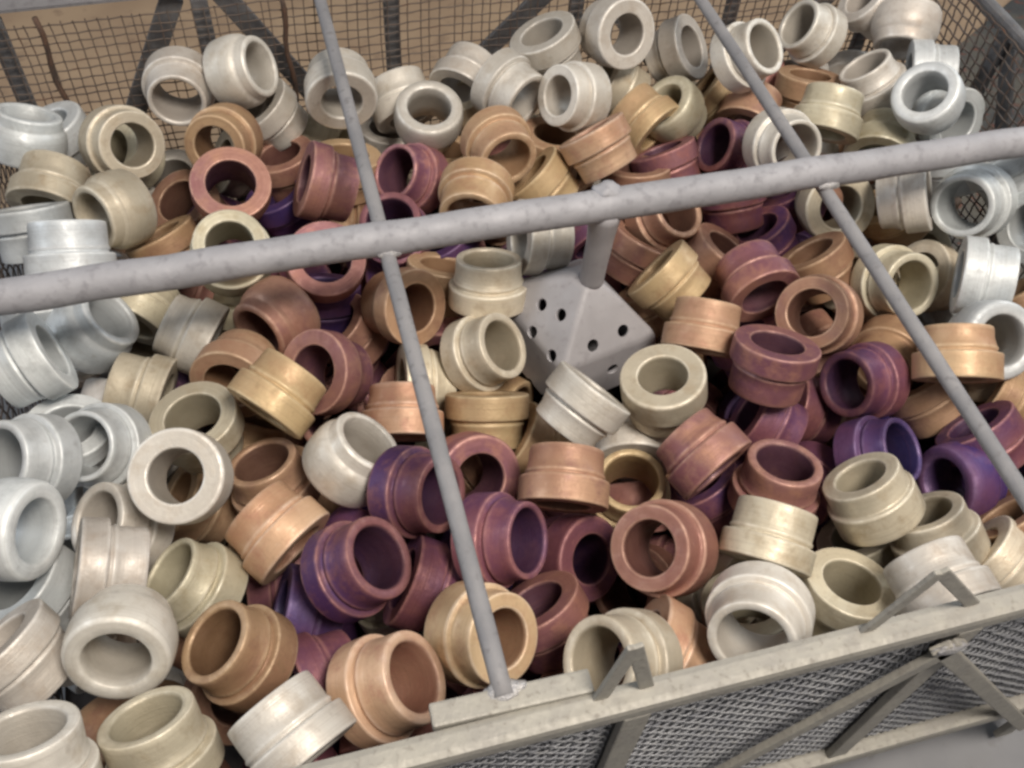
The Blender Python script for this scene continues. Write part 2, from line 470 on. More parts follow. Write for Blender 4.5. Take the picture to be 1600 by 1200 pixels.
cut = mesh_obj('cutter', cb, M_PAN)
mod = body.modifiers.new('holes', 'BOOLEAN')
mod.object = cut
mod.operation = 'DIFFERENCE'
mod.solver = 'EXACT'
bpy.context.view_layer.update()
# the cutter stands in world space, so cut with the body's own matrix
dg = bpy.context.evaluated_depsgraph_get()
cutme = bpy.data.meshes.new_from_object(body.evaluated_get(dg))
body.modifiers.clear()
body.data = cutme
bpy.data.objects.remove(cut)
bm = bmesh.new()
tube(bm, lerp((PX + .002, PY, 0.308), (PX + .004, BY, BZ - .004), 10), [0.0105, 0.0100, .0100, .0100, .0102, .0104, .0106, .0110, .0115, .012, .0125], 16, 0.05)
local(mesh_obj('stem', bm, M_PROBE, house))
local(weld((PX + .004, BY + .004, BZ + .0085), (0.011, 0.009, 0.007), M_BAR, house, 3.3))

# ------------------------------------------------------------------ collars
# lathe profiles (radius, height, edge wear); heights in metres from the middle of the piece
def prof(kind, v):
    h = 0.024
    if kind == 'A':      # flanged collar: wide flange below, groove and bead, tapering thin-lipped neck above
        nk = (0.0288, 0.0276, 0.0296)[v]
        m = (-0.002, 0.000, -0.004)[v]
        bore = (0.0218, 0.0222, 0.0215)[v]
        return [(bore, -h + .0008, .5), (bore + .0008, -h, 1), (bore + .0018, -h, .1), (0.0330, -h, .1), (0.0340, -h, .9), (0.0347, -h + .0005, 1), (0.0350, -h + .0015, .5),
                (0.0350, -h + .0032, 0), (0.0350, m - .0030, 0), (0.0350, m - .0013, .6), (0.0345, m - .0004, 1), (0.0336, m - .0001, .5), (0.0306, m + .0002, 0), (0.0299, m + .0010, 0),
                (0.0300, m + .0026, .2), (0.0310, m + .0036, .9), (0.0309, m + .0050, .6), (0.0299, m + .0066, 0), (nk + .0004, m + .014, 0), (nk + .0003, h - .005, 0), (nk, h - .0014, .4),
                (nk - .0004, h - .0004, 1), (nk - .0012, h, .6), (bore + .0022, h, .5), (bore + .0012, h - .0008, .5), (bore + .0005, h - .0030, 0), (bore + .0002, h - .012, 0), (bore, 0, 0), (bore, -h + .003, 0)]
    if kind == 'B':      # thick-walled bushing: stepped face, full-width belt
        f = (0.0304, 0.0296, 0.0310)[v]
        bore = (0.0196, 0.0204, 0.0200)[v]
        return [(bore, -h + .0010, .5), (bore + .0010, -h, 1), (bore + .0020, -h, .1), (f - .0022, -h, .1), (f - .0010, -h, .9), (f - .0002, -h + .0006, 1), (f, -h + .0020, .3), (f + .0002, -h + .005, 0),
                (f + .0004, -.0062, 0), (f + .0010, -.0046, 0), (0.0330, -.0040, .3), (0.0344, -.0036, 1), (0.0350, -.0024, .9), (0.0350, -.0006, 0), (0.0350, .008, 0), (0.0350, h - .0040, 0), (0.0348, h - .0018, .4), (0.0340, h - .0005, 1),
                (0.0328, h, .7), (0.0315, h, .1), (bore + .0022, h, .1), (bore + .0010, h, .9), (bore, h - .0012, .5), (bore, h - .004, 0), (bore, 0, 0), (bore, -h + .004, 0)]
    # 'C' barrel-shaped collar with a short neck
    bore = (0.0212, 0.0218, 0.0222)[v]
    return [(bore, -h + .0015, .5), (bore + .0015, -h, 1), (0.0300, -h, .2), (0.0322, -h + .0010, 1), (0.0338, -h + .0040, .3), (0.0347, -.012, 0), (0.0350, -.006, 0),
            (0.0348, .001, 0), (0.0338, .0066, 0), (0.0318, .0102, .3), (0.0302, .0118, .6), (0.0294, .0136, .1), (0.0290, h - .003, 0), (0.0282, h - .0008, 1), (0.0268, h, .5),
            (bore + .0016, h, .5), (bore, h - .0016, .4), (bore, .004, 0), (bore, -.010, 0)]

def lathe(kind, v, seg=44):
    pr = prof(kind, v)
    verts, faces, edge, bore = [], [], [], []
    for i, (r, z, e) in enumerate(pr):
        for k in range(seg):
            an = 2 * math.pi * k / seg
            verts.append((0.925 * r * math.cos(an), 0.925 * r * math.sin(an), 0.85 * z))
            edge.append(e)
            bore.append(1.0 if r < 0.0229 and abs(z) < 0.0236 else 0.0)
    m = len(pr)
    for i in range(m):
        j = (i + 1) % m
        for k in range(seg):
            q = (k + 1) % seg
            faces.append((i * seg + k, i * seg + q, j * seg + q, j * seg + k))
    return verts, faces, edge, bore

BASE = {}
for kind in 'ABC':
    for v in range(3):
        BASE[kind, v] = lathe(kind, v)
MESH = {}
def collar_mesh(kind, v, c):
    if (kind, v, c) not in MESH:
        vs, fs, ed_, bo_ = BASE[kind, v]
        me = bpy.data.meshes.new('collar')
        me.from_pydata(vs, [], fs)
        for p in me.polygons: p.use_smooth = True
        me.attributes.new('edge', 'FLOAT', 'POINT').data.foreach_set('value', ed_)
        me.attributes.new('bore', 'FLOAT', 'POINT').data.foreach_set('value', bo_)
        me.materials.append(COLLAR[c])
        MESH[kind, v, c] = me
    return MESH[kind, v, c]

def pose(c, a, roll):
    q = Vector(a).normalized().to_track_quat('Z', 'Y')
    return Matrix.Translation(c) @ q.to_matrix().to_4x4() @ Matrix.Rotation(roll, 4, 'Z')

# (type, shape variant, colour, x, y, z, axis x, axis y, axis z, label)
COLLARS = [
    ('C', 1, 'W', -0.2000, 0.7455, 0.3313, 0.346, 0.360, 0.866, 'bluish silver collar, lying sideways, behind the bar left of rods, leftmost'),
    ('B', 1, 'W', -0.1862, 0.7900, 0.2884, -0.266, 0.126, 0.956, 'bluish silver collar, half-buried, mouth tilted upward, behind the bar left of rods'),
    ('B', 0, 'C', -0.1223, 0.7258, 0.3257, -0.444, 0.754, -0.484, 'cream grey collar, mouth facing viewer, behind the bar left of rods, leftmost'),
    ('A', 1, 'S', -0.0722, 0.7900, 0.3269, -0.132, -0.985, 0.114, 'pale silver collar, mouth tilted downward, behind the bar left of rods, leftmost'),
    ('C', 2, 'S', -0.0137, 0.7900, 0.3386, 0.836, -0.365, 0.410, 'pale silver collar, mouth tilted right, behind the bar left of rods'),
    ('A', 0, 'S', 0.0061, 0.7900, 0.2833, 0.562, -0.104, -0.821, 'pale silver collar, mouth tilted upper-left, behind the bar left of rods'),
    ('B', 0, 'S', 0.0700, 0.7671, 0.3255, -0.078, -0.996, -0.043, 'pale silver collar, mouth tilted downward, behind the bar left of rods, rightmost'),
    ('B', 0, 'B', -0.0419, 0.7266, 0.3137, 0.345, 0.817, -0.462, 'bronze collar, mouth facing viewer, behind the bar left of rods'),
    ('A', 2, 'R', -0.0406, 0.6618, 0.3114, -0.098, 0.402, -0.910, 'rose copper collar, mouth facing viewer, behind the bar left of rods'),
    ('B', 2, 'C', -0.0470, 0.5926, 0.3113, -0.039, 0.402, -0.915, 'cream grey collar, mouth facing viewer, behind the bar left of rods, rightmost'),
    ('A', 0, 'K', 0.0095, 0.7435, 0.2572, 0.189, -0.174, -0.966, 'copper brown collar, half-buried, mouth tilted upward, behind the bar left of rods'),
    ('A', 2, 'C', -0.1846, 0.6958, 0.3152, 0.312, 0.900, 0.305, 'cream grey collar, mouth tilted downward, behind the bar left of rods'),
    ('C', 2, 'C', -0.1335, 0.6451, 0.3246, -0.748, -0.590, 0.303, 'cream grey collar, mouth tilted lower-left, behind the bar left of rods'),
    ('A', 2, 'W', -0.1985, 0.6446, 0.3146, 0.004, -0.598, -0.802, 'bluish silver collar, lying sideways, behind the bar left of rods, second from left'),
    ('A', 2, 'W', -0.1640, 0.5953, 0.3371, 0.107, 0.736, 0.669, 'bluish silver collar, lying sideways, behind the bar left of rods, rightmost'),
    ('C', 0, 'W', -0.1600, 0.5554, 0.2883, 0.799, 0.007, 0.602, 'bluish silver collar, mouth tilted upper-right, before the bar left of rods'),
    ('A', 0, 'W', -0.2000, 0.5071, 0.3165, -0.946, -0.233, -0.225, 'bluish silver collar, half-buried, lying sideways, before the bar left of rods, leftmost'),
    ('A', 1, 'S', -0.0912, 0.5492, 0.2724, -0.823, 0.435, 0.365, 'pale silver collar, lying sideways, before the bar left of rods, third from left'),
    ('A', 1, 'C', -0.1307, 0.6034, 0.2562, 0.540, 0.821, 0.185, 'cream grey collar, half-buried, mouth tilted downward, before the bar left of rods, leftmost'),
    ('A', 2, 'C', -0.1340, 0.5036, 0.2642, -0.905, 0.345, 0.248, 'cream grey collar, lying sideways, before the bar left of rods'),
    ('A', 2, 'W', -0.1830, 0.4629, 0.2703, -0.124, -0.077, -0.989, 'bluish silver collar, mouth tilted upward, before the bar left of rods'),
    ('A', 1, 'W', -0.1575, 0.4379, 0.2948, -0.373, -0.448, 0.813, 'bluish silver collar, mouth tilted left, before the bar left of rods, rightmost'),
    ('A', 0, 'W', -0.1982, 0.4174, 0.3225, -0.539, -0.361, 0.761, 'bluish silver collar, mouth tilted left, before the bar left of rods, leftmost'),
    ('C', 1, 'W', -0.1993, 0.3544, 0.3418, -0.909, 0.386, -0.157, 'bluish silver collar, mouth tilted right, before the bar left of rods'),
    ('A', 1, 'C', -0.0895, 0.4499, 0.2723, 0.129, -0.058, -0.990, 'cream grey collar, mouth tilted upward, before the bar left of rods, rightmost'),
    ('B', 2, 'S', -0.0960, 0.3792, 0.3237, -0.146, -0.455, 0.879, 'pale silver collar, mouth facing viewer, before the bar left of rods'),
    ('A', 2, 'S', -0.1483, 0.3798, 0.2780, -0.608, -0.127, 0.784, 'pale silver collar, mouth tilted upper-left, before the bar left of rods'),
    ('A', 2, 'S', -0.1472, 0.3269, 0.3153, 0.926, -0.080, -0.370, 'pale silver collar, lying sideways, before the bar left of rods, second from left'),
    ('A', 1, 'C', -0.1048, 0.3248, 0.2745, -0.599, 0.245, 0.762, 'cream grey collar, mouth tilted upper-left, before the bar left of rods'),
    ('C', 0, 'S', -0.1377, 0.2716, 0.3286, 0.110, 0.878, -0.466, 'pale silver collar, mouth tilted downward, before the bar left of rods'),
    ('A', 2, 'S', -0.2000, 0.2790, 0.3126, 0.471, -0.516, -0.715, 'pale silver collar, lying sideways, before the bar left of rods, leftmost'),
    ('A', 2, 'S', -0.1790, 0.1997, 0.3571, 0.048, 0.635, 0.771, 'pale silver collar, mouth tilted upward, before the bar left of rods'),
    ('A', 2, 'C', -0.1219, 0.2048, 0.3261, -0.124, 0.608, 0.784, 'cream grey collar, mouth tilted upward, before the bar left of rods, leftmost'),
    ('A', 0, 'B', -0.0754, 0.2524, 0.3170, -0.524, 0.154, 0.837, 'bronze collar, mouth tilted upper-left, before the bar left of rods'),
    ('A', 2, 'S', -0.0484, 0.1885, 0.3447, -0.450, 0.857, 0.252, 'pale silver collar, lying sideways, before the bar left of rods, rightmost'),
    ('A', 0, 'K', -0.0451, 0.4030, 0.2608, -0.203, 0.351, 0.914, 'copper brown collar, mouth tilted upward, before the bar left of rods'),
    ('A', 0, 'T', -0.0451, 0.3453, 0.2902, -0.590, 0.760, 0.271, 'tan peach collar, lying sideways, before the bar left of rods, leftmost'),
    ('C', 2, 'S', 0.0160, 0.3853, 0.2978, 0.641, 0.102, 0.761, 'pale silver collar, mouth tilted upper-right, before the bar left of rods'),
    ('A', 0, 'G', -0.0261, 0.4418, 0.3154, 0.716, 0.627, 0.308, 'straw gold collar, lying sideways, before the bar left of rods'),
    ('A', 0, 'G', -0.0565, 0.4969, 0.2791, 0.393, 0.884, -0.255, 'straw gold collar, half-buried, mouth tilted downward, before the bar left of rods'),
    ('C', 1, 'K', -0.0227, 0.5370, 0.2838, -0.735, -0.663, 0.143, 'copper brown collar, mouth tilted lower-left, before the bar left of rods'),
    ('A', 0, 'R', 0.0116, 0.4770, 0.2808, 0.625, 0.334, -0.706, 'rose copper collar, mouth tilted left, before the bar left of rods'),
    ('A', 1, 'R', 0.0241, 0.5724, 0.2995, -0.080, 0.418, -0.905, 'rose copper collar, mouth facing viewer, before the bar left of rods'),
    ('A', 1, 'V', 0.0179, 0.5815, 0.2406, -0.148, -0.473, -0.869, 'deep violet collar, half-buried, mouth tilted upward, before the bar left of rods'),
    ('A', 2, 'R', 0.0398, 0.6553, 0.3117, 0.910, -0.133, -0.394, 'rose copper collar, lying sideways, behind the bar left of rods'),
    ('A', 0, 'V', 0.0019, 0.7070, 0.2447, 0.324, -0.185, -0.928, 'deep violet collar, half-buried, mouth tilted upper-left, behind the bar left of rods'),
    ('A', 0, 'K', -0.0822, 0.7117, 0.2531, 0.403, 0.204, -0.892, 'copper brown collar, half-buried, mouth tilted upper-left, behind the bar left of rods'),
    ('A', 0, 'B', -0.1010, 0.6451, 0.2693, 0.335, -0.489, -0.805, 'bronze collar, half-buried, lying sideways, behind the bar left of rods, leftmost'),
    ('A', 1, 'G', 0.0618, 0.7152, 0.2685, -0.170, -0.242, -0.955, 'straw gold collar, mouth tilted upward, behind the bar left of rods'),
    ('A', 1, 'R', 0.1165, 0.6856, 0.2802, -0.696, -0.258, 0.670, 'rose copper collar, mouth tilted left, behind the bar between the rods'),
    ('A', 2, 'P', 0.0912, 0.6306, 0.2710, -0.192, -0.271, 0.943, 'plum purple collar, mouth tilted upward, behind the bar between the rods'),
    ('C', 1, 'S', 0.1453, 0.7344, 0.3022, -0.009, 0.248, -0.969, 'pale silver collar, mouth tilted upward, behind the bar between the rods'),
    ('A', 2, 'S', 0.1305, 0.7900, 0.2863, -0.169, 0.847, 0.504, 'pale silver collar, mouth tilted downward, behind the bar between the rods'),
    ('A', 2, 'S', 0.1952, 0.7900, 0.3032, 0.596, 0.753, 0.279, 'pale silver collar, mouth tilted lower-left, behind the bar between the rods'),
    ('A', 2, 'S', 0.2238, 0.7350, 0.3231, 0.522, -0.849, -0.079, 'pale silver collar, mouth tilted lower-right, behind the bar between the rods, leftmost'),
    ('A', 2, 'G', 0.1957, 0.6627, 0.3194, 0.117, -0.986, 0.119, 'straw gold collar, mouth tilted lower-right, behind the bar between the rods'),
    ('A', 2, 'G', 0.2573, 0.6982, 0.2741, -0.126, -0.139, -0.982, 'straw gold collar, half-buried, mouth tilted upward, behind the bar between the rods, rightmost'),
    ('A', 2, 'T', 0.1617, 0.6195, 0.3020, -0.372, -0.928, -0.005, 'tan peach collar, mouth tilted downward, behind the bar between the rods'),
    ('A', 1, 'G', 0.2323, 0.6403, 0.2855, 0.626, -0.462, -0.629, 'straw gold collar, half-buried, lying sideways, behind the bar between the rods, leftmost'),
    ('B', 0, 'S', 0.2743, 0.7026, 0.3328, 0.881, 0.252, -0.400, 'pale silver collar, mouth tilted left, behind the bar between the rods'),
    ('A', 1, 'S', 0.2736, 0.7778, 0.3307, 0.398, -0.193, -0.897, 'pale silver collar, mouth tilted upper-left, behind the bar between the rods'),
    ('B', 2, 'S', 0.3364, 0.7722, 0.3463, 0.250, -0.868, 0.429, 'pale silver collar, mouth tilted lower-right, behind the bar between the rods, second from left'),
    ('A', 1, 'S', 0.4120, 0.7889, 0.3019, -0.630, 0.475, -0.614, 'pale silver collar, mouth tilted right, behind the bar between the rods'),
    ('C', 0, 'C', 0.3882, 0.7175, 0.2860, 0.672, -0.068, -0.737, 'cream grey collar, mouth tilted upper-left, behind the bar between the rods'),
    ('A', 2, 'G', 0.3514, 0.7109, 0.2890, -0.494, 0.832, 0.252, 'straw gold collar, lying sideways, behind the bar between the rods'),
    ('A', 0, 'T', 0.2802, 0.6359, 0.3252, 0.373, -0.634, -0.678, 'tan peach collar, lying sideways, behind the bar between the rods'),
    ('A', 2, 'R', 0.3663, 0.6650, 0.2629, 0.251, -0.600, -0.760, 'rose copper collar, lying sideways, behind the bar between the rods'),
    ('A', 1, 'K', 0.3301, 0.6516, 0.2595, -0.015, -0.389, -0.921, 'copper brown collar, half-buried, mouth tilted upward, behind the bar between the rods'),
    ('A', 2, 'G', 0.4481, 0.7449, 0.2723, 0.700, -0.489, -0.520, 'straw gold collar, half-buried, lying sideways, behind the bar between the rods, rightmost'),
    ('A', 1, 'K', 0.4687, 0.7092, 0.2815, 0.589, 0.728, 0.350, 'copper brown collar, half-buried, mouth tilted lower-left, behind the bar between the rods'),
    ('A', 2, 'P', 0.4268, 0.6649, 0.2759, -0.878, 0.016, 0.478, 'plum purple collar, mouth tilted left, behind the bar between the rods'),
    ('A', 0, 'S', 0.4506, 0.7147, 0.3470, 0.429, -0.531, 0.731, 'pale silver collar, mouth tilted right, behind the bar right of rods'),
    ('A', 0, 'S', 0.5515, 0.7732, 0.3189, -0.850, 0.095, 0.518, 'pale silver collar, mouth tilted left, behind the bar right of rods'),
    ('C', 0, 'S', 0.6357, 0.7391, 0.3340, -0.406, -0.745, -0.530, 'pale silver collar, mouth tilted downward, behind the bar right of rods'),
    ('A', 0, 'S', 0.6306, 0.7900, 0.3279, 0.771, -0.278, -0.573, 'pale silver collar, mouth tilted upper-left, behind the bar right of rods, rightmost'),
    ('A', 1, 'S', 0.5796, 0.6884, 0.3155, -0.504, 0.431, 0.748, 'pale silver collar, mouth tilted upper-left, behind the bar right of rods, leftmost'),
    ('C', 1, 'W', 0.5888, 0.6162, 0.3464, 0.648, 0.144, -0.748, 'bluish silver collar, mouth tilted left, behind the bar right of rods'),
    ('A', 0, 'W', 0.6380, 0.6811, 0.3212, 0.887, -0.426, 0.180, 'bluish silver collar, half-buried, lying sideways, behind the bar right of rods'),
    ('A', 2, 'W', 0.6380, 0.6414, 0.3002, -0.146, 0.920, -0.364, 'bluish silver collar, half-buried, mouth tilted lower-right, behind the bar right of rods'),
    ('A', 1, 'G', 0.5360, 0.7252, 0.2800, -0.128, -0.312, -0.941, 'straw gold collar, half-buried, lying sideways, behind the bar right of rods'),
    ('A', 0, 'C', 0.5116, 0.6480, 0.3203, 0.411, 0.638, 0.651, 'cream grey collar, lying sideways, behind the bar right of rods'),
    ('A', 0, 'C', 0.5726, 0.6319, 0.2869, 0.579, 0.781, 0.233, 'cream grey collar, mouth tilted lower-left, behind the bar right of rods'),
    ('A', 1, 'S', 0.4477, 0.6096, 0.3234, 0.055, -0.857, 0.513, 'pale silver collar, mouth tilted lower-right, behind the bar between the rods, rightmost'),
    ('B', 1, 'C', 0.4893, 0.5688, 0.2811, -0.142, -0.802, 0.580, 'cream grey collar, mouth facing viewer, before the bar between the rods'),
    ('A', 1, 'S', 0.5338, 0.5354, 0.3121, -0.764, 0.455, -0.457, 'pale silver collar, lying sideways, before the bar right of rods'),
    ('A', 0, 'W', 0.5811, 0.5089, 0.3200, -0.833, -0.404, 0.378, 'bluish silver collar, mouth facing viewer, before the bar right of rods'),
    ('A', 0, 'W', 0.6307, 0.5907, 0.2788, 0.160, -0.559, -0.814, 'bluish silver collar, half-buried, lying sideways, before the bar right of rods'),
    ('A', 0, 'W', 0.6380, 0.5373, 0.3177, 0.372, -0.728, -0.575, 'bluish silver collar, lying sideways, before the bar right of rods, rightmost'),
    ('A', 0, 'W', 0.6375, 0.4751, 0.3142, 0.939, 0.213, -0.272, 'bluish silver collar, mouth tilted left, before the bar right of rods'),
    ('A', 2, 'W', 0.5480, 0.4282, 0.3174, 0.830, -0.531, 0.169, 'bluish silver collar, lying sideways, before the bar right of rods, leftmost'),
    ('A', 0, 'C', 0.5612, 0.4855, 0.2519, 0.887, -0.069, -0.456, 'cream grey collar, half-buried, mouth tilted left, before the bar right of rods'),
    ('A', 2, 'C', 0.4992, 0.4645, 0.2834, 0.081, -0.763, 0.642, 'cream grey collar, mouth tilted lower-right, before the bar right of rods'),
    ('A', 1, 'B', 0.4522, 0.5067, 0.2660, 0.421, -0.581, -0.696, 'bronze collar, mouth tilted upper-left, before the bar between the rods, leftmost'),
    ('B', 2, 'K', 0.4022, 0.4324, 0.3025, 0.644, 0.342, -0.684, 'copper brown collar, mouth facing viewer, before the bar between the rods, rightmost'),
    ('A', 0, 'C', 0.4982, 0.4971, 0.2435, 0.820, -0.401, -0.409, 'cream grey collar, half-buried, mouth tilted upper-left, before the bar between the rods, leftmost'),
    ('B', 1, 'B', 0.4760, 0.4112, 0.2516, 0.766, 0.633, -0.111, 'bronze collar, mouth tilted lower-left, before the bar between the rods'),
    ('A', 1, 'G', 0.4841, 0.3619, 0.3160, 0.233, 0.811, 0.537, 'straw gold collar, lying sideways, before the bar right of rods'),
    ('A', 2, 'C', 0.5436, 0.3816, 0.2609, 0.146, -0.442, -0.885, 'cream grey collar, half-buried, mouth tilted upward, before the bar right of rods'),
    ('C', 1, 'W', 0.5212, 0.3729, 0.3089, 0.040, 0.627, -0.778, 'bluish silver collar, mouth tilted right, before the bar right of rods'),
    ('A', 0, 'K', 0.3323, 0.5873, 0.2785, 0.345, -0.435, 0.831, 'copper brown collar, mouth tilted upper-right, before the bar between the rods'),
    ('A', 2, 'P', 0.4102, 0.6054, 0.2593, 0.059, -0.599, -0.799, 'plum purple collar, lying sideways, before the bar between the rods'),
    ('A', 1, 'K', 0.3705, 0.5475, 0.2504, -0.518, -0.073, -0.852, 'copper brown collar, half-buried, mouth tilted upper-right, before the bar between the rods'),
    ('A', 0, 'P', 0.4306, 0.5652, 0.2473, 0.491, -0.409, -0.769, 'plum purple collar, half-buried, mouth tilted upper-left, before the bar between the rods, fourth from left'),
    ('A', 2, 'R', 0.3740, 0.4886, 0.2916, -0.046, 0.998, 0.037, 'rose copper collar, mouth tilted downward, before the bar between the rods'),
    ('A', 0, 'G', 0.3072, 0.4412, 0.3018, 0.360, 0.725, 0.587, 'straw gold collar, lying sideways, before the bar between the rods, rightmost'),
    ('A', 0, 'G', 0.3070, 0.5062, 0.2830, 0.592, -0.647, -0.481, 'straw gold collar, lying sideways, before the bar between the rods, second from left'),
    ('A', 0, 'G', 0.3065, 0.5196, 0.2423, 0.397, -0.629, -0.669, 'straw gold collar, half-buried, lying sideways, before the bar between the rods'),
    ('A', 0, 'K', 0.3002, 0.5717, 0.2519, -0.496, -0.274, -0.824, 'copper brown collar, half-buried, lying sideways, before the bar between the rods, leftmost'),
    ('A', 2, 'S', 0.2076, 0.5678, 0.2985, 0.980, -0.017, -0.198, 'pale silver collar, mouth tilted left, before the bar between the rods'),
    ('A', 0, 'C', 0.1540, 0.5380, 0.2875, 0.110, 0.428, 0.897, 'cream grey collar, mouth tilted upward, before the bar between the rods, leftmost'),
    ('A', 1, 'G', 0.1206, 0.5742, 0.2512, -0.261, -0.417, -0.871, 'straw gold collar, half-buried, mouth tilted upward, before the bar between the rods'),
    ('A', 2, 'B', 0.0793, 0.5363, 0.2780, -0.519, 0.697, -0.494, 'bronze collar, mouth tilted right, before the bar between the rods'),
    ('A', 2, 'C', 0.1372, 0.4778, 0.2720, 0.621, -0.362, 0.695, 'cream grey collar, mouth tilted right, before the bar between the rods'),
    ('A', 1, 'C', 0.0875, 0.4790, 0.2414, 0.982, -0.099, -0.162, 'cream grey collar, half-buried, lying sideways, before the bar between the rods'),
    ('A', 0, 'G', 0.1246, 0.4209, 0.2591, -0.167, -0.742, -0.650, 'straw gold collar, lying sideways, before the bar between the rods, leftmost'),
    ('A', 1, 'T', 0.0597, 0.4304, 0.2778, 0.193, 0.868, 0.458, 'tan peach collar, lying sideways, before the bar left of rods, rightmost'),
    ('A', 1, 'S', 0.1822, 0.3801, 0.3133, -0.700, -0.392, -0.597, 'pale silver collar, lying sideways, before the bar between the rods, leftmost'),
    ('B', 2, 'C', 0.2512, 0.3844, 0.3064, -0.194, 0.122, 0.973, 'cream grey collar, mouth tilted upward, before the bar between the rods, second from left'),
    ('A', 0, 'S', 0.2342, 0.3809, 0.2504, 0.311, 0.948, 0.067, 'pale silver collar, half-buried, mouth tilted downward, before the bar between the rods'),
    ('A', 1, 'G', 0.1585, 0.3988, 0.2373, 0.762, -0.433, -0.481, 'straw gold collar, half-buried, mouth tilted upper-left, before the bar between the rods'),
    ('A', 0, 'K', 0.1577, 0.3322, 0.3024, 0.314, 0.877, 0.363, 'copper brown collar, lying sideways, before the bar between the rods'),
    ('A', 0, 'G', 0.2136, 0.3346, 0.2586, -0.109, -0.080, 0.991, 'straw gold collar, half-buried, mouth facing viewer, before the bar between the rods'),
    ('A', 1, 'R', 0.2556, 0.3255, 0.3129, -0.430, 0.886, 0.172, 'rose copper collar, lying sideways, before the bar between the rods'),
    ('A', 2, 'R', 0.3122, 0.3001, 0.2880, 0.156, 0.292, 0.944, 'rose copper collar, mouth tilted upward, before the bar between the rods, rightmost'),
    ('A', 2, 'R', 0.3351, 0.3824, 0.3163, -0.202, -0.395, -0.896, 'rose copper collar, mouth tilted upward, before the bar between the rods, leftmost'),
    ('A', 0, 'P', 0.3428, 0.3672, 0.2575, 0.779, -0.532, -0.331, 'plum purple collar, half-buried, mouth tilted upper-left, before the bar between the rods, fifth from left'),
    ('A', 2, 'P', 0.4233, 0.3768, 0.2779, -0.934, -0.164, 0.317, 'plum purple collar, mouth tilted left, before the bar between the rods'),
    ('A', 1, 'V', 0.4060, 0.3107, 0.2760, 0.488, -0.366, 0.792, 'deep violet collar, mouth tilted upper-right, before the bar between the rods'),
    ('C', 1, 'V', 0.4685, 0.2820, 0.2604, 0.977, 0.042, -0.208, 'deep violet collar, mouth tilted left, before the bar between the rods'),
    ('A', 1, 'P', 0.4988, 0.3040, 0.2694, 0.417, -0.754, -0.508, 'plum purple collar, mouth tilted upper-left, before the bar between the rods'),
    ('A', 0, 'B', 0.5467, 0.3433, 0.2599, 0.753, -0.632, -0.181, 'bronze collar, half-buried, mouth tilted upper-left, before the bar right of rods'),
    ('A', 2, 'K', 0.4928, 0.3676, 0.2435, 0.424, -0.716, -0.554, 'copper brown collar, half-buried, mouth tilted upper-left, before the bar between the rods'),
    ('B', 2, 'C', 0.3666, 0.2674, 0.3007, 0.398, -0.616, -0.680, 'cream grey collar, mouth tilted upper-left, before the bar between the rods, leftmost'),
    ('B', 1, 'C', 0.4039, 0.2338, 0.2903, 0.329, -0.681, -0.654, 'cream grey collar, mouth tilted upper-left, before the bar between the rods, rightmost'),
    ('A', 2, 'S', 0.3644, 0.1885, 0.3251, -0.065, 0.995, 0.072, 'pale silver collar, lying sideways, before the bar between the rods, rightmost'),
    ('A', 2, 'C', 0.2770, 0.2504, 0.3146, 0.498, 0.754, 0.428, 'cream grey collar, lying sideways, before the bar between the rods'),
    ('A', 0, 'C', 0.3229, 0.2083, 0.2758, -0.183, -0.244, -0.952, 'cream grey collar, mouth tilted upward, before the bar between the rods, rightmost'),
    ('A', 2, 'C', 0.2572, 0.2122, 0.2696, 0.124, -0.365, -0.923, 'cream grey collar, mouth tilted upward, before the bar between the rods, third from left'),
    ('A', 0, 'S', 0.2354, 0.1885, 0.3321, -0.585, -0.646, 0.490, 'pale silver collar, mouth tilted lower-left, before the bar between the rods'),
    ('B', 0, 'K', 0.2038, 0.2613, 0.3084, 0.659, 0.213, -0.721, 'copper brown collar, mouth facing viewer, before the bar between the rods, leftmost'),
    ('B', 2, 'P', 0.1600, 0.2999, 0.2424, 0.469, -0.585, 0.661, 'plum purple collar, half-buried, mouth tilted right, before the bar between the rods, rightmost'),
    ('A', 1, 'P', 0.1024, 0.2939, 0.3042, 0.728, -0.451, 0.516, 'plum purple collar, mouth tilted right, before the bar between the rods'),
    ('A', 0, 'P', 0.0556, 0.3439, 0.3026, 0.686, -0.533, 0.495, 'plum purple collar, mouth tilted right, before the bar left of rods'),
    ('B', 2, 'R', 0.0991, 0.3731, 0.2625, 0.229, -0.670, 0.706, 'rose copper collar, mouth facing viewer, before the bar between the rods'),
    ('A', 2, 'P', 0.0058, 0.2934, 0.3125, 0.670, -0.186, 0.718, 'plum purple collar, mouth tilted upper-right, before the bar left of rods'),
    ('A', 1, 'P', 0.0501, 0.2890, 0.2655, 0.834, -0.387, -0.394, 'plum purple collar, half-buried, lying sideways, before the bar left of rods, rightmost'),
    ('A', 1, 'V', -0.0338, 0.2963, 0.2509, 0.898, -0.251, -0.361, 'deep violet collar, half-buried, lying sideways, before the bar left of rods, leftmost'),
    ('A', 0, 'P', -0.0306, 0.2384, 0.2789, 0.944, 0.221, -0.244, 'plum purple collar, half-buried, lying sideways, before the bar left of rods, fourth from left'),
    ('A', 2, 'T', 0.0101, 0.2097, 0.3174, 0.749, -0.135, 0.648, 'tan peach collar, mouth tilted upper-right, before the bar left of rods'),
    ('B', 0, 'T', 0.0732, 0.2317, 0.3060, -0.505, 0.533, -0.679, 'tan peach collar, mouth tilted right, before the bar left of rods'),
    ('A', 2, 'C', 0.1475, 0.1891, 0.3205, -0.775, -0.053, 0.629, 'cream grey collar, mouth tilted left, before the bar between the rods'),
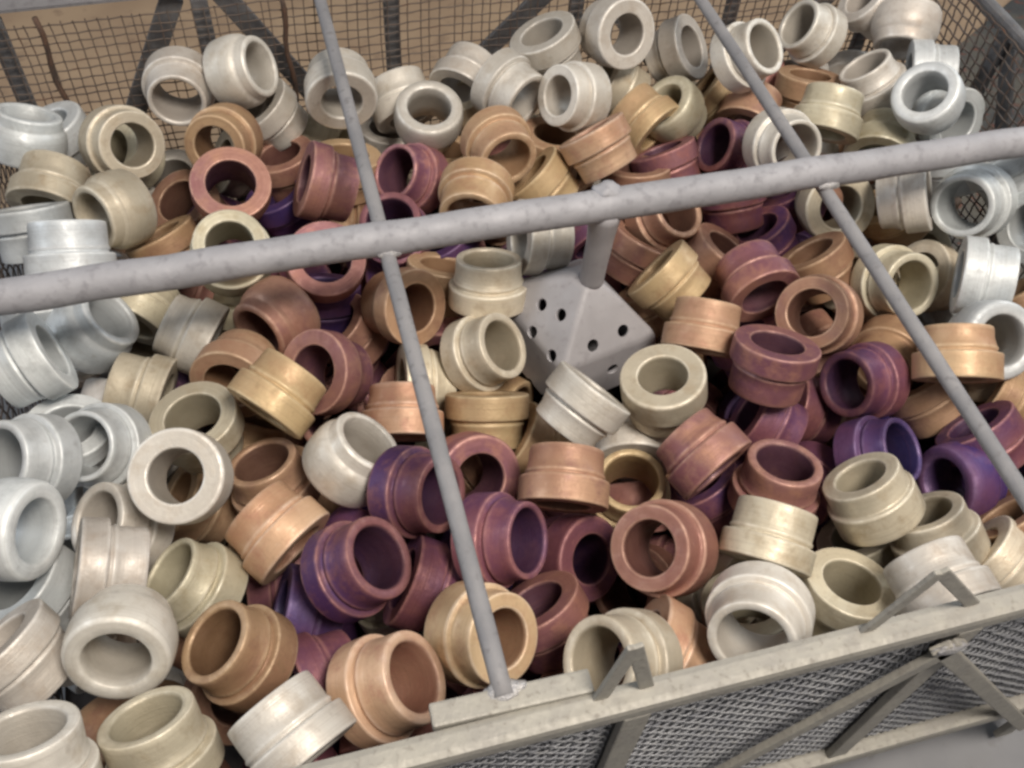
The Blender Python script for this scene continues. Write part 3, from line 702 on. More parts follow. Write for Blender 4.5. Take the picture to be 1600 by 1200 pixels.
    ('A', 0, 'T', 0.1902, 0.1981, 0.2844, 0.752, -0.573, -0.325, 'tan peach collar, half-buried, mouth tilted upper-left, before the bar between the rods'),
    ('A', 0, 'R', 0.1236, 0.2467, 0.2596, 0.341, -0.605, -0.720, 'rose copper collar, half-buried, mouth tilted upper-left, before the bar between the rods'),
    ('A', 2, 'B', 0.4746, 0.2215, 0.2781, 0.402, -0.805, -0.436, 'bronze collar, mouth tilted upper-left, before the bar between the rods, rightmost'),
    ('A', 2, 'C', 0.4438, 0.2042, 0.2775, 0.584, -0.764, -0.274, 'cream grey collar, half-buried, mouth tilted upper-left, before the bar between the rods, rightmost'),
    ('A', 0, 'P', 0.2822, 0.3263, 0.2309, 0.422, -0.584, -0.694, 'plum purple collar, half-buried, mouth tilted upper-left, before the bar between the rods, second from left'),
    ('A', 1, 'W', -0.2000, 0.3389, 0.2803, 0.461, -0.201, -0.865, 'bluish silver collar, half-buried, mouth tilted upper-left, before the bar left of rods'),
    ('A', 2, 'G', 0.1572, 0.7284, 0.2501, -0.179, -0.149, -0.973, 'straw gold collar, half-buried, mouth tilted upward, behind the bar between the rods, leftmost'),
    ('A', 0, 'K', 0.0368, 0.5474, 0.2361, 0.584, -0.209, -0.784, 'copper brown collar, half-buried, mouth tilted upper-left, before the bar left of rods'),
    ('A', 0, 'C', 0.2025, 0.7779, 0.2769, 0.428, -0.171, -0.888, 'cream grey collar, half-buried, mouth tilted upper-left, behind the bar between the rods, leftmost'),
    ('A', 0, 'C', 0.3516, 0.7764, 0.2769, 0.821, -0.303, -0.485, 'cream grey collar, half-buried, mouth tilted upper-left, behind the bar between the rods, rightmost'),
    ('A', 0, 'W', -0.2000, 0.5794, 0.2798, -0.084, -0.460, -0.884, 'bluish silver collar, half-buried, mouth tilted upward, before the bar left of rods'),
    ('A', 1, 'G', -0.1024, 0.4190, 0.2195, 0.752, -0.185, -0.633, 'straw gold collar, half-buried, mouth tilted upper-left, before the bar left of rods'),
    ('A', 0, 'C', -0.1330, 0.7900, 0.2592, 0.591, 0.344, -0.730, 'cream grey collar, half-buried, mouth tilted left, behind the bar left of rods, leftmost'),
    ('A', 0, 'V', 0.1406, 0.6252, 0.2345, 0.383, -0.286, -0.878, 'deep violet collar, half-buried, mouth tilted upper-left, before the bar between the rods'),
    ('A', 1, 'P', 0.3984, 0.3922, 0.2224, 0.881, -0.339, -0.330, 'plum purple collar, half-buried, mouth tilted left, before the bar between the rods'),
    ('A', 2, 'P', 0.4809, 0.6141, 0.2455, 0.505, -0.389, -0.770, 'plum purple collar, half-buried, mouth tilted upper-left, before the bar between the rods, rightmost'),
    ('A', 0, 'G', 0.5611, 0.5617, 0.2562, 0.521, -0.449, -0.726, 'straw gold collar, half-buried, mouth tilted upper-left, before the bar right of rods'),
    ('A', 0, 'P', -0.0644, 0.1885, 0.2406, -0.476, -0.695, 0.539, 'plum purple collar, half-buried, mouth tilted lower-left, before the bar left of rods, leftmost'),
    ('A', 0, 'R', 0.0026, 0.1885, 0.2485, -0.250, -0.954, -0.168, 'rose copper collar, half-buried, lying sideways, before the bar left of rods, fourth from left'),
    ('C', 2, 'B', -0.1614, 0.2423, 0.2396, 0.377, -0.895, 0.236, 'bronze collar, half-buried, mouth tilted lower-right, before the bar left of rods, leftmost'),
    ('B', 0, 'K', -0.0929, 0.2701, 0.2180, 0.257, -0.696, 0.671, 'copper brown collar, half-buried, mouth facing viewer, before the bar left of rods'),
    ('C', 0, 'V', -0.0339, 0.2425, 0.2110, 0.895, -0.272, 0.353, 'deep violet collar, half-buried, mouth tilted right, before the bar left of rods'),
    ('A', 0, 'R', 0.0623, 0.2455, 0.2140, -0.718, -0.696, -0.010, 'rose copper collar, half-buried, lying sideways, before the bar left of rods, rightmost'),
    ('A', 2, 'P', 0.1162, 0.2672, 0.1942, 0.791, 0.420, 0.444, 'plum purple collar, half-buried, lying sideways, before the bar between the rods, leftmost'),
    ('A', 0, 'K', 0.2075, 0.2789, 0.2073, -0.729, -0.268, 0.629, 'copper brown collar, half-buried, mouth tilted left, before the bar between the rods, leftmost'),
    ('A', 2, 'C', 0.2672, 0.2587, 0.2196, 0.533, -0.516, 0.671, 'cream grey collar, half-buried, mouth tilted right, before the bar between the rods, rightmost'),
    ('C', 0, 'C', 0.3157, 0.2365, 0.2174, 0.886, -0.441, -0.141, 'cream grey collar, half-buried, mouth tilted left, before the bar between the rods, leftmost'),
    ('A', 1, 'C', 0.3857, 0.2565, 0.2278, 0.389, -0.578, -0.717, 'cream grey collar, half-buried, mouth tilted upper-left, before the bar between the rods, second from left'),
    ('A', 0, 'S', -0.1848, 0.3208, 0.2308, 0.555, -0.207, -0.806, 'pale silver collar, half-buried, mouth tilted upper-left, before the bar left of rods'),
    ('A', 0, 'K', -0.1213, 0.3246, 0.2102, 0.739, -0.650, -0.174, 'copper brown collar, half-buried, lying sideways, before the bar left of rods, leftmost'),
    ('A', 2, 'R', -0.0528, 0.3523, 0.2194, 0.989, -0.122, -0.083, 'rose copper collar, half-buried, lying sideways, before the bar left of rods, second from left'),
    ('B', 0, 'P', 0.0043, 0.3356, 0.2438, 0.690, 0.717, -0.101, 'plum purple collar, half-buried, mouth tilted lower-left, before the bar left of rods, rightmost'),
    ('A', 0, 'V', 0.0825, 0.3167, 0.2241, -0.837, -0.405, 0.369, 'deep violet collar, half-buried, mouth tilted left, before the bar left of rods'),
    ('A', 0, 'P', 0.1304, 0.3343, 0.2063, 0.532, -0.329, -0.780, 'plum purple collar, half-buried, mouth tilted upper-left, before the bar between the rods, leftmost'),
    ('C', 1, 'R', 0.2296, 0.3498, 0.1991, -0.102, -0.872, -0.480, 'rose copper collar, half-buried, lying sideways, before the bar between the rods, third from left'),
    ('B', 0, 'P', 0.3669, 0.3229, 0.2245, 0.836, 0.506, -0.211, 'plum purple collar, half-buried, mouth tilted lower-left, before the bar between the rods, rightmost'),
    ('A', 1, 'V', 0.4994, 0.3315, 0.2000, 0.892, -0.152, -0.425, 'deep violet collar, half-buried, mouth tilted left, before the bar between the rods'),
    ('A', 1, 'W', -0.1869, 0.4018, 0.2135, -0.307, -0.778, 0.548, 'bluish silver collar, half-buried, mouth tilted downward, before the bar left of rods'),
    ('A', 1, 'K', -0.0148, 0.4260, 0.2085, -0.567, -0.748, -0.344, 'copper brown collar, half-buried, lying sideways, before the bar left of rods, rightmost'),
    ('A', 0, 'B', 0.1113, 0.4214, 0.1950, -0.858, -0.051, -0.512, 'bronze collar, half-buried, lying sideways, before the bar between the rods'),
    ('B', 2, 'R', 0.1863, 0.3885, 0.1869, 0.546, -0.831, -0.106, 'rose copper collar, half-buried, lying sideways, before the bar between the rods, second from left'),
    ('A', 0, 'R', 0.2765, 0.4221, 0.2228, 0.465, -0.869, -0.168, 'rose copper collar, half-buried, lying sideways, before the bar between the rods, rightmost'),
    ('B', 1, 'P', 0.3321, 0.3783, 0.1969, -0.992, 0.126, -0.026, 'plum purple collar, half-buried, lying sideways, before the bar between the rods, third from left'),
    ('A', 0, 'V', 0.3804, 0.4206, 0.1746, -0.090, -0.745, 0.661, 'deep violet collar, half-buried, mouth tilted lower-right, before the bar between the rods'),
    ('A', 0, 'K', 0.4662, 0.4046, 0.1892, 0.907, -0.411, -0.090, 'copper brown collar, half-buried, mouth tilted left, before the bar between the rods, rightmost'),
    ('B', 2, 'W', -0.2000, 0.4713, 0.2160, 0.916, -0.401, -0.027, 'bluish silver collar, half-buried, mouth tilted right, before the bar left of rods'),
    ('A', 0, 'S', -0.1297, 0.4909, 0.1959, -0.604, 0.701, 0.380, 'pale silver collar, half-buried, lying sideways, before the bar left of rods, rightmost'),
    ('A', 2, 'B', -0.0619, 0.4697, 0.2181, 0.484, 0.614, 0.624, 'bronze collar, half-buried, lying sideways, before the bar left of rods'),
    ('A', 2, 'R', 0.0124, 0.4698, 0.2241, -0.248, -0.346, 0.905, 'rose copper collar, half-buried, mouth facing viewer, before the bar left of rods'),
    ('A', 0, 'K', 0.0753, 0.4966, 0.1900, -0.290, 0.117, -0.950, 'copper brown collar, half-buried, mouth tilted upper-right, before the bar left of rods'),
    ('A', 0, 'B', 0.1486, 0.4735, 0.2057, 0.641, -0.754, 0.147, 'bronze collar, half-buried, mouth tilted lower-right, before the bar between the rods'),
    ('A', 1, 'B', 0.3075, 0.4671, 0.2126, 0.678, 0.734, -0.045, 'bronze collar, half-buried, mouth tilted lower-left, before the bar between the rods'),
    ('A', 2, 'P', 0.3706, 0.4534, 0.2376, 0.390, -0.556, -0.734, 'plum purple collar, half-buried, mouth tilted upper-left, before the bar between the rods, third from left'),
    ('A', 2, 'K', 0.4344, 0.4575, 0.2242, -0.231, 0.965, 0.121, 'copper brown collar, half-buried, lying sideways, before the bar between the rods, rightmost'),
    ('A', 2, 'W', 0.5882, 0.4791, 0.2083, -0.492, 0.306, -0.815, 'bluish silver collar, half-buried, mouth tilted upper-right, before the bar right of rods'),
    ('C', 1, 'B', 0.6322, 0.4384, 0.2457, -0.381, 0.756, 0.532, 'bronze collar, half-buried, lying sideways, before the bar right of rods, rightmost'),
    ('B', 1, 'S', -0.1640, 0.5294, 0.2104, 0.401, 0.857, 0.322, 'pale silver collar, half-buried, lying sideways, before the bar left of rods, leftmost'),
    ('C', 0, 'P', -0.0981, 0.5405, 0.2018, -0.760, -0.645, -0.080, 'plum purple collar, half-buried, lying sideways, before the bar left of rods, leftmost'),
    ('A', 0, 'R', 0.0359, 0.5476, 0.1756, 0.559, -0.549, -0.621, 'rose copper collar, half-buried, lying sideways, before the bar left of rods, third from left'),
    ('B', 2, 'R', 0.1209, 0.5464, 0.2034, -0.420, -0.904, 0.076, 'rose copper collar, half-buried, mouth tilted downward, before the bar between the rods'),
    ('B', 0, 'R', 0.2662, 0.5801, 0.2006, 0.969, 0.245, 0.016, 'rose copper collar, half-buried, mouth tilted lower-left, before the bar between the rods, leftmost'),
    ('A', 1, 'C', 0.4689, 0.5487, 0.2065, -0.962, -0.141, 0.234, 'cream grey collar, half-buried, mouth tilted left, before the bar between the rods, rightmost'),
    ('A', 0, 'C', 0.5883, 0.5493, 0.2162, 0.059, 0.729, -0.682, 'cream grey collar, half-buried, mouth tilted lower-right, before the bar right of rods'),
    ('C', 2, 'S', -0.2000, 0.5994, 0.2160, 0.621, -0.545, 0.563, 'pale silver collar, half-buried, mouth tilted right, before the bar left of rods, leftmost'),
    ('C', 1, 'C', -0.1359, 0.6310, 0.1943, 0.204, 0.949, -0.239, 'cream grey collar, half-buried, mouth tilted downward, before the bar left of rods, rightmost'),
    ('A', 1, 'C', -0.0476, 0.5903, 0.2320, -0.449, -0.803, -0.392, 'cream grey collar, half-buried, lying sideways, before the bar left of rods'),
    ('A', 2, 'P', 0.0148, 0.6327, 0.2062, 0.942, 0.203, 0.266, 'plum purple collar, half-buried, lying sideways, before the bar left of rods, third from left'),
    ('A', 2, 'P', 0.0905, 0.6320, 0.2078, -0.896, 0.319, -0.310, 'plum purple collar, half-buried, mouth tilted right, before the bar between the rods, leftmost'),
    ('A', 1, 'R', 0.1697, 0.6700, 0.1991, 0.928, -0.171, 0.332, 'rose copper collar, half-buried, lying sideways, before the bar between the rods, leftmost'),
    ('A', 0, 'P', 0.2725, 0.6295, 0.2362, -0.279, 0.912, 0.300, 'plum purple collar, half-buried, lying sideways, before the bar between the rods, second from left'),
    ('C', 1, 'K', 0.5267, 0.6426, 0.2122, -0.294, -0.892, -0.343, 'copper brown collar, half-buried, mouth tilted downward, before the bar between the rods'),
    ('B', 1, 'B', 0.6356, 0.6038, 0.2102, 0.602, -0.741, -0.299, 'bronze collar, half-buried, lying sideways, before the bar right of rods, leftmost'),
    ('A', 2, 'W', -0.1731, 0.6614, 0.2433, -0.406, -0.596, -0.693, 'bluish silver collar, half-buried, lying sideways, behind the bar left of rods'),
    ('A', 1, 'R', -0.0982, 0.6693, 0.1954, 0.814, -0.176, -0.553, 'rose copper collar, half-buried, lying sideways, before the bar left of rods, leftmost'),
    ('C', 2, 'P', -0.0406, 0.6741, 0.2082, 0.934, 0.268, -0.236, 'plum purple collar, half-buried, lying sideways, before the bar left of rods, second from left'),
    ('A', 2, 'B', 0.0520, 0.6857, 0.2223, -0.923, 0.145, 0.356, 'bronze collar, half-buried, lying sideways, behind the bar left of rods, rightmost'),
    ('A', 1, 'K', 0.2002, 0.6710, 0.2329, -0.501, -0.496, 0.709, 'copper brown collar, half-buried, mouth facing viewer, behind the bar between the rods'),
    ('A', 0, 'S', 0.5189, 0.6731, 0.2565, 0.273, 0.872, 0.406, 'pale silver collar, half-buried, mouth tilted downward, behind the bar right of rods, leftmost'),
    ('A', 2, 'K', 0.5749, 0.6712, 0.2263, 0.130, 0.922, 0.365, 'copper brown collar, half-buried, mouth tilted downward, behind the bar right of rods'),
    ('A', 2, 'K', -0.1370, 0.7265, 0.2127, 0.391, 0.633, 0.668, 'copper brown collar, half-buried, lying sideways, behind the bar left of rods'),
    ('A', 2, 'P', -0.0644, 0.7386, 0.2031, 0.449, 0.624, -0.640, 'plum purple collar, half-buried, mouth tilted lower-left, behind the bar left of rods'),
    ('C', 1, 'R', 0.2146, 0.7381, 0.2261, -0.875, 0.483, 0.030, 'rose copper collar, half-buried, lying sideways, behind the bar between the rods'),
    ('A', 2, 'B', 0.2902, 0.7358, 0.2207, -0.162, -0.985, -0.064, 'bronze collar, half-buried, mouth tilted downward, behind the bar between the rods'),
    ('A', 1, 'S', -0.0967, 0.7900, 0.2147, 0.117, 0.308, -0.944, 'pale silver collar, half-buried, mouth tilted upward, behind the bar left of rods'),
    ('A', 1, 'C', -0.0317, 0.7900, 0.2305, 0.851, 0.063, -0.521, 'cream grey collar, half-buried, mouth tilted left, behind the bar left of rods, rightmost'),
    ('C', 1, 'C', 0.0514, 0.7900, 0.2392, 0.860, -0.504, 0.083, 'cream grey collar, half-buried, mouth tilted right, behind the bar left of rods'),
    ('A', 1, 'S', 0.1149, 0.7900, 0.2322, -0.121, -0.139, -0.983, 'pale silver collar, half-buried, mouth tilted upward, behind the bar between the rods'),
    ('A', 1, 'R', 0.5109, 0.7857, 0.2577, -0.968, 0.223, 0.120, 'rose copper collar, half-buried, mouth tilted left, behind the bar right of rods'),
    ('B', 2, 'S', 0.5638, 0.7810, 0.2446, 0.175, 0.794, 0.583, 'pale silver collar, half-buried, lying sideways, behind the bar right of rods'),
    ('A', 1, 'S', 0.6333, 0.7898, 0.2382, 0.393, 0.816, 0.424, 'pale silver collar, half-buried, mouth tilted downward, behind the bar right of rods, rightmost'),
    ('A', 1, 'B', -0.1521, 0.2676, 0.1873, 0.070, 0.722, -0.689, 'bronze collar, half-buried, mouth tilted lower-right, before the bar left of rods, rightmost'),
    ('A', 0, 'P', 0.3489, 0.2758, 0.1821, 0.860, 0.482, -0.169, 'plum purple collar, half-buried, mouth tilted lower-left, before the bar between the rods, leftmost'),
    ('A', 1, 'W', -0.1986, 0.3365, 0.1927, 0.642, -0.739, -0.203, 'bluish silver collar, half-buried, lying sideways, before the bar left of rods, second from left'),
    ('C', 2, 'S', -0.1214, 0.3223, 0.1500, 0.963, 0.051, 0.266, 'pale silver collar, half-buried, mouth tilted right, before the bar left of rods, rightmost'),
    ('B', 0, 'V', -0.0343, 0.3337, 0.1596, -0.093, -0.799, -0.594, 'deep violet collar, half-buried, lying sideways, before the bar left of rods, rightmost'),
    ('A', 1, 'C', 0.0259, 0.3247, 0.1911, -0.290, 0.376, 0.880, 'cream grey collar, half-buried, mouth tilted upper-left, before the bar left of rods'),
    ('A', 1, 'R', 0.2536, 0.3022, 0.1619, 0.770, -0.369, 0.521, 'rose copper collar, half-buried, mouth tilted right, before the bar between the rods'),
    ('C', 2, 'V', 0.3956, 0.3368, 0.1704, -0.562, -0.028, 0.827, 'deep violet collar, half-buried, mouth facing viewer, before the bar between the rods'),
    ('A', 2, 'K', -0.0275, 0.4956, 0.1663, 0.709, -0.697, 0.105, 'copper brown collar, half-buried, mouth tilted right, before the bar left of rods'),
    ('A', 1, 'C', 0.1056, 0.4690, 0.1500, -0.720, 0.448, -0.530, 'cream grey collar, half-buried, mouth tilted right, before the bar between the rods, leftmost'),
    ('A', 2, 'R', 0.3330, 0.4639, 0.1545, 0.668, 0.675, 0.313, 'rose copper collar, half-buried, mouth tilted lower-left, before the bar between the rods, rightmost'),
    ('B', 1, 'P', 0.3992, 0.4746, 0.1539, 0.184, -0.948, -0.261, 'plum purple collar, half-buried, lying sideways, before the bar between the rods, rightmost'),
    ('B', 2, 'R', 0.0927, 0.5679, 0.1500, 0.609, -0.706, -0.361, 'rose copper collar, half-buried, lying sideways, before the bar left of rods, fifth from left'),
    ('A', 0, 'B', 0.4976, 0.5412, 0.1500, -0.403, -0.132, 0.906, 'bronze collar, half-buried, mouth facing viewer, before the bar between the rods'),
    ('A', 1, 'W', -0.1923, 0.6410, 0.1607, -0.813, -0.466, -0.349, 'bluish silver collar, half-buried, lying sideways, before the bar left of rods, rightmost'),
    ('A', 1, 'V', 0.5175, 0.6228, 0.1500, -0.671, -0.740, 0.051, 'deep violet collar, half-buried, mouth tilted lower-left, before the bar between the rods'),
    ('A', 1, 'R', 0.0695, 0.6762, 0.1628, -0.804, 0.051, 0.593, 'rose copper collar, half-buried, mouth tilted left, before the bar left of rods'),
]
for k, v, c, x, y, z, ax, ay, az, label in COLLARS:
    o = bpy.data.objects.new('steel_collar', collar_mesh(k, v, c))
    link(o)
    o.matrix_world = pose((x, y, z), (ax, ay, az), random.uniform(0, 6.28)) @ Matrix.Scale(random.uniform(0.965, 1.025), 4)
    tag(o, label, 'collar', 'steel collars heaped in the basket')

# the collars deeper down, of which next to nothing shows
DEEP = [
    ('A', 0, 'S', -0.1975, 0.1885, 0.2453, 0.896, 0.087, -0.436),
    ('A', 0, 'K', -0.1279, 0.1993, 0.2460, -0.511, 0.853, 0.108),
    ('A', 1, 'R', 0.0718, 0.1885, 0.2449, -0.670, -0.253, -0.698),
    ('B', 0, 'K', 0.1349, 0.1885, 0.2441, -0.870, 0.118, -0.480),
    ('A', 0, 'C', 0.1966, 0.1885, 0.2147, -0.166, 0.623, -0.765),
    ('A', 0, 'S', 0.2910, 0.1885, 0.2245, 0.220, 0.943, 0.249),
    ('C', 1, 'B', 0.3500, 0.1923, 0.2206, 0.951, -0.279, 0.133),
    ('B', 0, 'S', 0.4131, 0.1885, 0.2188, 0.082, -0.692, 0.717),
    ('C', 0, 'K', 0.4786, 0.1885, 0.2232, -0.235, -0.632, -0.739),
    ('A', 1, 'K', 0.5513, 0.1885, 0.2387, -0.586, -0.012, -0.810),
    ('A', 1, 'P', 0.6021, 0.1951, 0.2437, -0.976, -0.109, -0.187),
    ('C', 1, 'B', 0.4537, 0.2487, 0.2071, 0.825, 0.388, -0.412),
    ('A', 0, 'K', 0.5202, 0.2449, 0.2281, 0.928, -0.174, -0.330),
    ('A', 2, 'P', 0.5675, 0.2755, 0.2643, -0.308, 0.894, -0.325),
    ('A', 1, 'C', 0.6353, 0.2549, 0.2563, -0.839, 0.487, 0.240),
    ('C', 2, 'P', 0.3044, 0.3392, 0.1663, -0.577, -0.595, -0.560),
    ('A', 1, 'V', 0.4361, 0.3332, 0.2236, -0.351, -0.776, 0.523),
    ('A', 0, 'V', 0.5477, 0.3137, 0.2042, -0.315, 0.594, 0.740),
    ('B', 2, 'C', 0.5983, 0.3241, 0.2415, 0.054, -0.754, 0.654),
    ('A', 1, 'C', -0.1237, 0.4346, 0.1607, -0.538, 0.388, 0.748),
    ('B', 1, 'P', 0.0333, 0.3770, 0.2237, -0.503, 0.768, 0.396),
    ('A', 2, 'C', 0.5152, 0.4148, 0.1878, 0.956, 0.294, 0.022),
    ('A', 2, 'K', 0.5799, 0.4100, 0.2084, 0.210, 0.285, 0.935),
    ('A', 0, 'C', 0.6380, 0.3800, 0.2537, -0.244, 0.796, 0.554),
    ('A', 2, 'B', 0.2179, 0.4172, 0.1979, 0.906, 0.389, 0.165),
    ('A', 1, 'K', 0.5228, 0.4862, 0.1923, 0.310, 0.151, -0.938),
    ('A', 2, 'C', -0.0622, 0.5457, 0.2005, 0.234, 0.399, -0.886),
    ('A', 2, 'C', 0.1431, 0.5369, 0.2051, -0.023, 0.212, 0.977),
    ('C', 1, 'K', 0.3259, 0.5253, 0.1818, -0.165, -0.230, -0.959),
    ('C', 1, 'P', 0.4075, 0.5713, 0.1888, -0.463, 0.516, 0.721),
    ('A', 1, 'K', 0.5258, 0.5504, 0.2025, 0.066, -0.390, -0.919),
    ('B', 1, 'S', 0.6380, 0.5016, 0.2139, -0.745, -0.571, 0.346),
    ('A', 2, 'P', 0.2100, 0.6078, 0.2253, -0.431, 0.551, 0.715),
    ('C', 2, 'K', 0.3630, 0.6121, 0.2185, -0.798, 0.224, -0.559),
    ('A', 2, 'V', 0.4392, 0.6283, 0.1969, 0.414, 0.522, -0.746),
    ('B', 2, 'S', 0.5708, 0.6020, 0.1976, -0.125, -0.415, -0.901),
    ('C', 0, 'P', 0.1073, 0.6945, 0.2117, 0.090, -0.898, 0.430),
    ('A', 1, 'B', 0.2590, 0.6734, 0.2184, 0.818, 0.202, -0.538),
    ('A', 0, 'K', 0.3220, 0.6781, 0.1980, 0.976, 0.149, -0.160),
    ('A', 2, 'B', 0.3930, 0.6731, 0.2051, -0.840, 0.501, -0.207),
    ('C', 1, 'R', 0.4608, 0.6853, 0.2162, 0.639, 0.189, -0.745),
    ('B', 1, 'W', 0.6380, 0.6624, 0.2355, -0.534, -0.797, -0.283),
    ('C', 1, 'S', -0.2000, 0.7211, 0.2472, 0.030, 0.977, -0.212),
    ('A', 0, 'P', 0.0200, 0.7547, 0.1883, 0.624, -0.358, 0.695),
    ('A', 0, 'C', 0.0866, 0.7466, 0.2057, 0.376, 0.360, 0.854),
    ('B', 2, 'B', 0.1596, 0.7511, 0.1929, -0.317, -0.840, -0.440),
    ('C', 0, 'C', 0.3617, 0.7277, 0.2243, 0.698, 0.164, -0.697),
    ('A', 1, 'B', 0.4174, 0.7347, 0.2129, 0.481, 0.299, -0.824),
    ('A', 0, 'P', 0.4881, 0.7170, 0.2044, -0.421, -0.184, 0.888),
    ('B', 0, 'R', 0.5455, 0.7304, 0.2221, -0.938, 0.246, -0.245),
    ('A', 0, 'S', 0.6085, 0.7256, 0.2470, 0.213, -0.372, -0.904),
    ('B', 1, 'W', -0.1571, 0.7898, 0.1957, -0.949, -0.089, 0.302),
    ('A', 0, 'B', 0.1816, 0.7900, 0.2165, -0.441, 0.832, 0.336),
    ('A', 2, 'C', 0.2507, 0.7900, 0.2189, 0.841, -0.527, -0.119),
    ('A', 1, 'S', 0.3136, 0.7900, 0.2223, -0.218, 0.379, 0.899),
    ('A', 2, 'C', 0.3857, 0.7900, 0.2195, 0.347, 0.409, 0.844),
    ('B', 2, 'C', 0.4554, 0.7900, 0.2218, 0.736, -0.665, 0.126),
    ('B', 0, 'C', -0.1696, 0.1885, 0.1937, 0.244, 0.177, -0.954),
    ('A', 0, 'B', -0.0991, 0.1915, 0.1810, -0.503, 0.858, 0.106),
    ('A', 1, 'P', -0.0271, 0.1885, 0.1793, -0.315, 0.135, -0.939),
    ('A', 2, 'K', 0.0409, 0.1885, 0.1906, 0.054, 0.991, -0.125),
    ('A', 2, 'R', 0.1005, 0.1885, 0.1706, 0.361, -0.194, 0.912),
    ('B', 2, 'C', 0.1732, 0.1914, 0.1749, -0.772, 0.350, 0.530),
    ('B', 1, 'B', 0.2506, 0.1912, 0.1702, -0.454, 0.887, 0.081),
    ('C', 2, 'B', 0.3271, 0.1911, 0.1732, 0.561, -0.107, 0.821),
    ('C', 1, 'C', 0.3847, 0.1885, 0.1608, 0.959, -0.203, -0.197),
    ('A', 0, 'K', 0.4659, 0.1885, 0.1684, 0.820, -0.082, 0.566),
    ('C', 0, 'K', 0.5258, 0.1923, 0.1860, -0.953, -0.246, 0.178),
    ('C', 2, 'R', 0.5969, 0.1886, 0.1950, -0.267, -0.373, 0.888),
    ('B', 1, 'C', -0.0665, 0.2513, 0.1600, 0.497, -0.644, 0.581),
    ('A', 2, 'P', 0.0043, 0.2534, 0.1775, -0.152, -0.500, 0.853),
    ('B', 0, 'V', 0.0882, 0.2531, 0.1500, 0.734, 0.604, 0.311),
    ('B', 2, 'P', 0.1617, 0.2622, 0.1500, -0.817, -0.488, -0.307),
    ('A', 1, 'P', 0.2148, 0.2431, 0.1500, 0.968, 0.074, 0.238),
    ('A', 1, 'P', 0.2856, 0.2544, 0.1500, 0.252, 0.714, 0.653),
    ('C', 2, 'K', 0.4144, 0.2426, 0.1542, 0.835, -0.537, 0.120),
    ('C', 1, 'P', 0.4917, 0.2635, 0.1663, 0.422, 0.799, -0.428),
    ('B', 0, 'C', 0.5625, 0.2611, 0.1819, 0.753, 0.626, -0.202),
    ('B', 1, 'R', 0.6182, 0.2570, 0.1842, 0.937, 0.349, 0.033),
    ('A', 1, 'B', 0.1156, 0.3356, 0.1581, 0.778, 0.200, 0.596),
    ('A', 1, 'R', 0.1875, 0.3247, 0.1628, -0.757, -0.632, 0.166),
    ('C', 2, 'R', 0.3312, 0.3318, 0.1536, -0.436, -0.609, -0.663),
    ('A', 1, 'K', 0.4587, 0.3216, 0.1543, -0.651, -0.044, -0.758),
    ('C', 0, 'R', 0.5388, 0.3242, 0.1670, -0.464, -0.218, 0.858),
    ('A', 2, 'K', 0.6095, 0.3247, 0.1702, 0.658, -0.150, 0.737),
    ('C', 2, 'C', -0.1595, 0.3800, 0.1500, 0.916, 0.004, -0.400),
    ('A', 2, 'B', -0.0631, 0.3928, 0.1646, -0.807, -0.384, 0.449),
    ('A', 2, 'K', 0.0072, 0.4086, 0.1500, -0.063, -0.828, 0.556),
    ('C', 0, 'P', 0.0708, 0.3855, 0.1694, 0.348, -0.136, 0.928),
    ('C', 2, 'B', 0.1330, 0.3862, 0.1500, -0.547, -0.809, 0.216),
    ('A', 1, 'C', 0.2437, 0.3813, 0.1500, -0.738, -0.617, -0.273),
    ('C', 0, 'B', 0.2966, 0.4059, 0.1500, 0.861, -0.509, -0.005),
    ('A', 0, 'K', 0.3661, 0.4125, 0.1500, 0.517, -0.708, -0.480),
    ('A', 0, 'K', 0.4344, 0.4113, 0.1604, 0.993, -0.019, 0.117),
    ('A', 1, 'C', 0.5084, 0.3904, 0.1639, -0.720, 0.630, 0.291),
    ('B', 2, 'S', 0.5702, 0.4091, 0.1526, 0.322, -0.196, 0.926),
    ('A', 2, 'C', 0.6380, 0.4067, 0.1685, 0.304, 0.945, 0.119),
    ('A', 1, 'K', -0.1814, 0.4726, 0.1686, 0.447, 0.497, -0.744),
    ('A', 0, 'C', -0.0909, 0.4752, 0.1500, 0.465, 0.885, 0.018),
    ('A', 2, 'P', 0.0273, 0.4708, 0.1585, 0.370, 0.214, 0.904),
    ('B', 0, 'C', 0.1639, 0.4392, 0.1500, 0.879, -0.151, -0.453),
    ('C', 0, 'B', 0.2826, 0.4397, 0.1614, -0.848, -0.338, -0.407),
    ('C', 0, 'K', 0.4667, 0.4719, 0.1592, 0.191, -0.235, 0.953),
    ('C', 1, 'K', 0.5481, 0.4906, 0.1500, -0.646, -0.732, -0.217),
    ('C', 1, 'W', 0.6193, 0.4721, 0.1545, 0.141, -0.669, 0.730),
    ('A', 0, 'K', -0.1634, 0.5463, 0.1853, 0.462, 0.685, 0.563),
    ('C', 1, 'B', -0.0784, 0.5565, 0.1501, 0.307, 0.530, -0.790),
    ('A', 1, 'K', -0.0106, 0.5616, 0.1500, 0.629, 0.052, 0.775),
    ('C', 0, 'B', 0.1487, 0.5369, 0.1500, -0.616, 0.512, 0.599),
    ('B', 1, 'P', 0.1998, 0.5727, 0.1695, -0.618, 0.754, -0.222),
    ('A', 1, 'K', 0.3041, 0.5330, 0.1598, -0.585, -0.568, 0.579),
    ('C', 1, 'V', 0.3618, 0.5477, 0.1500, 0.501, 0.684, -0.531),
    ('B', 0, 'P', 0.4261, 0.5381, 0.1511, 0.535, -0.379, 0.755),
    ('A', 1, 'B', 0.5718, 0.5737, 0.1597, 0.192, 0.220, 0.956),
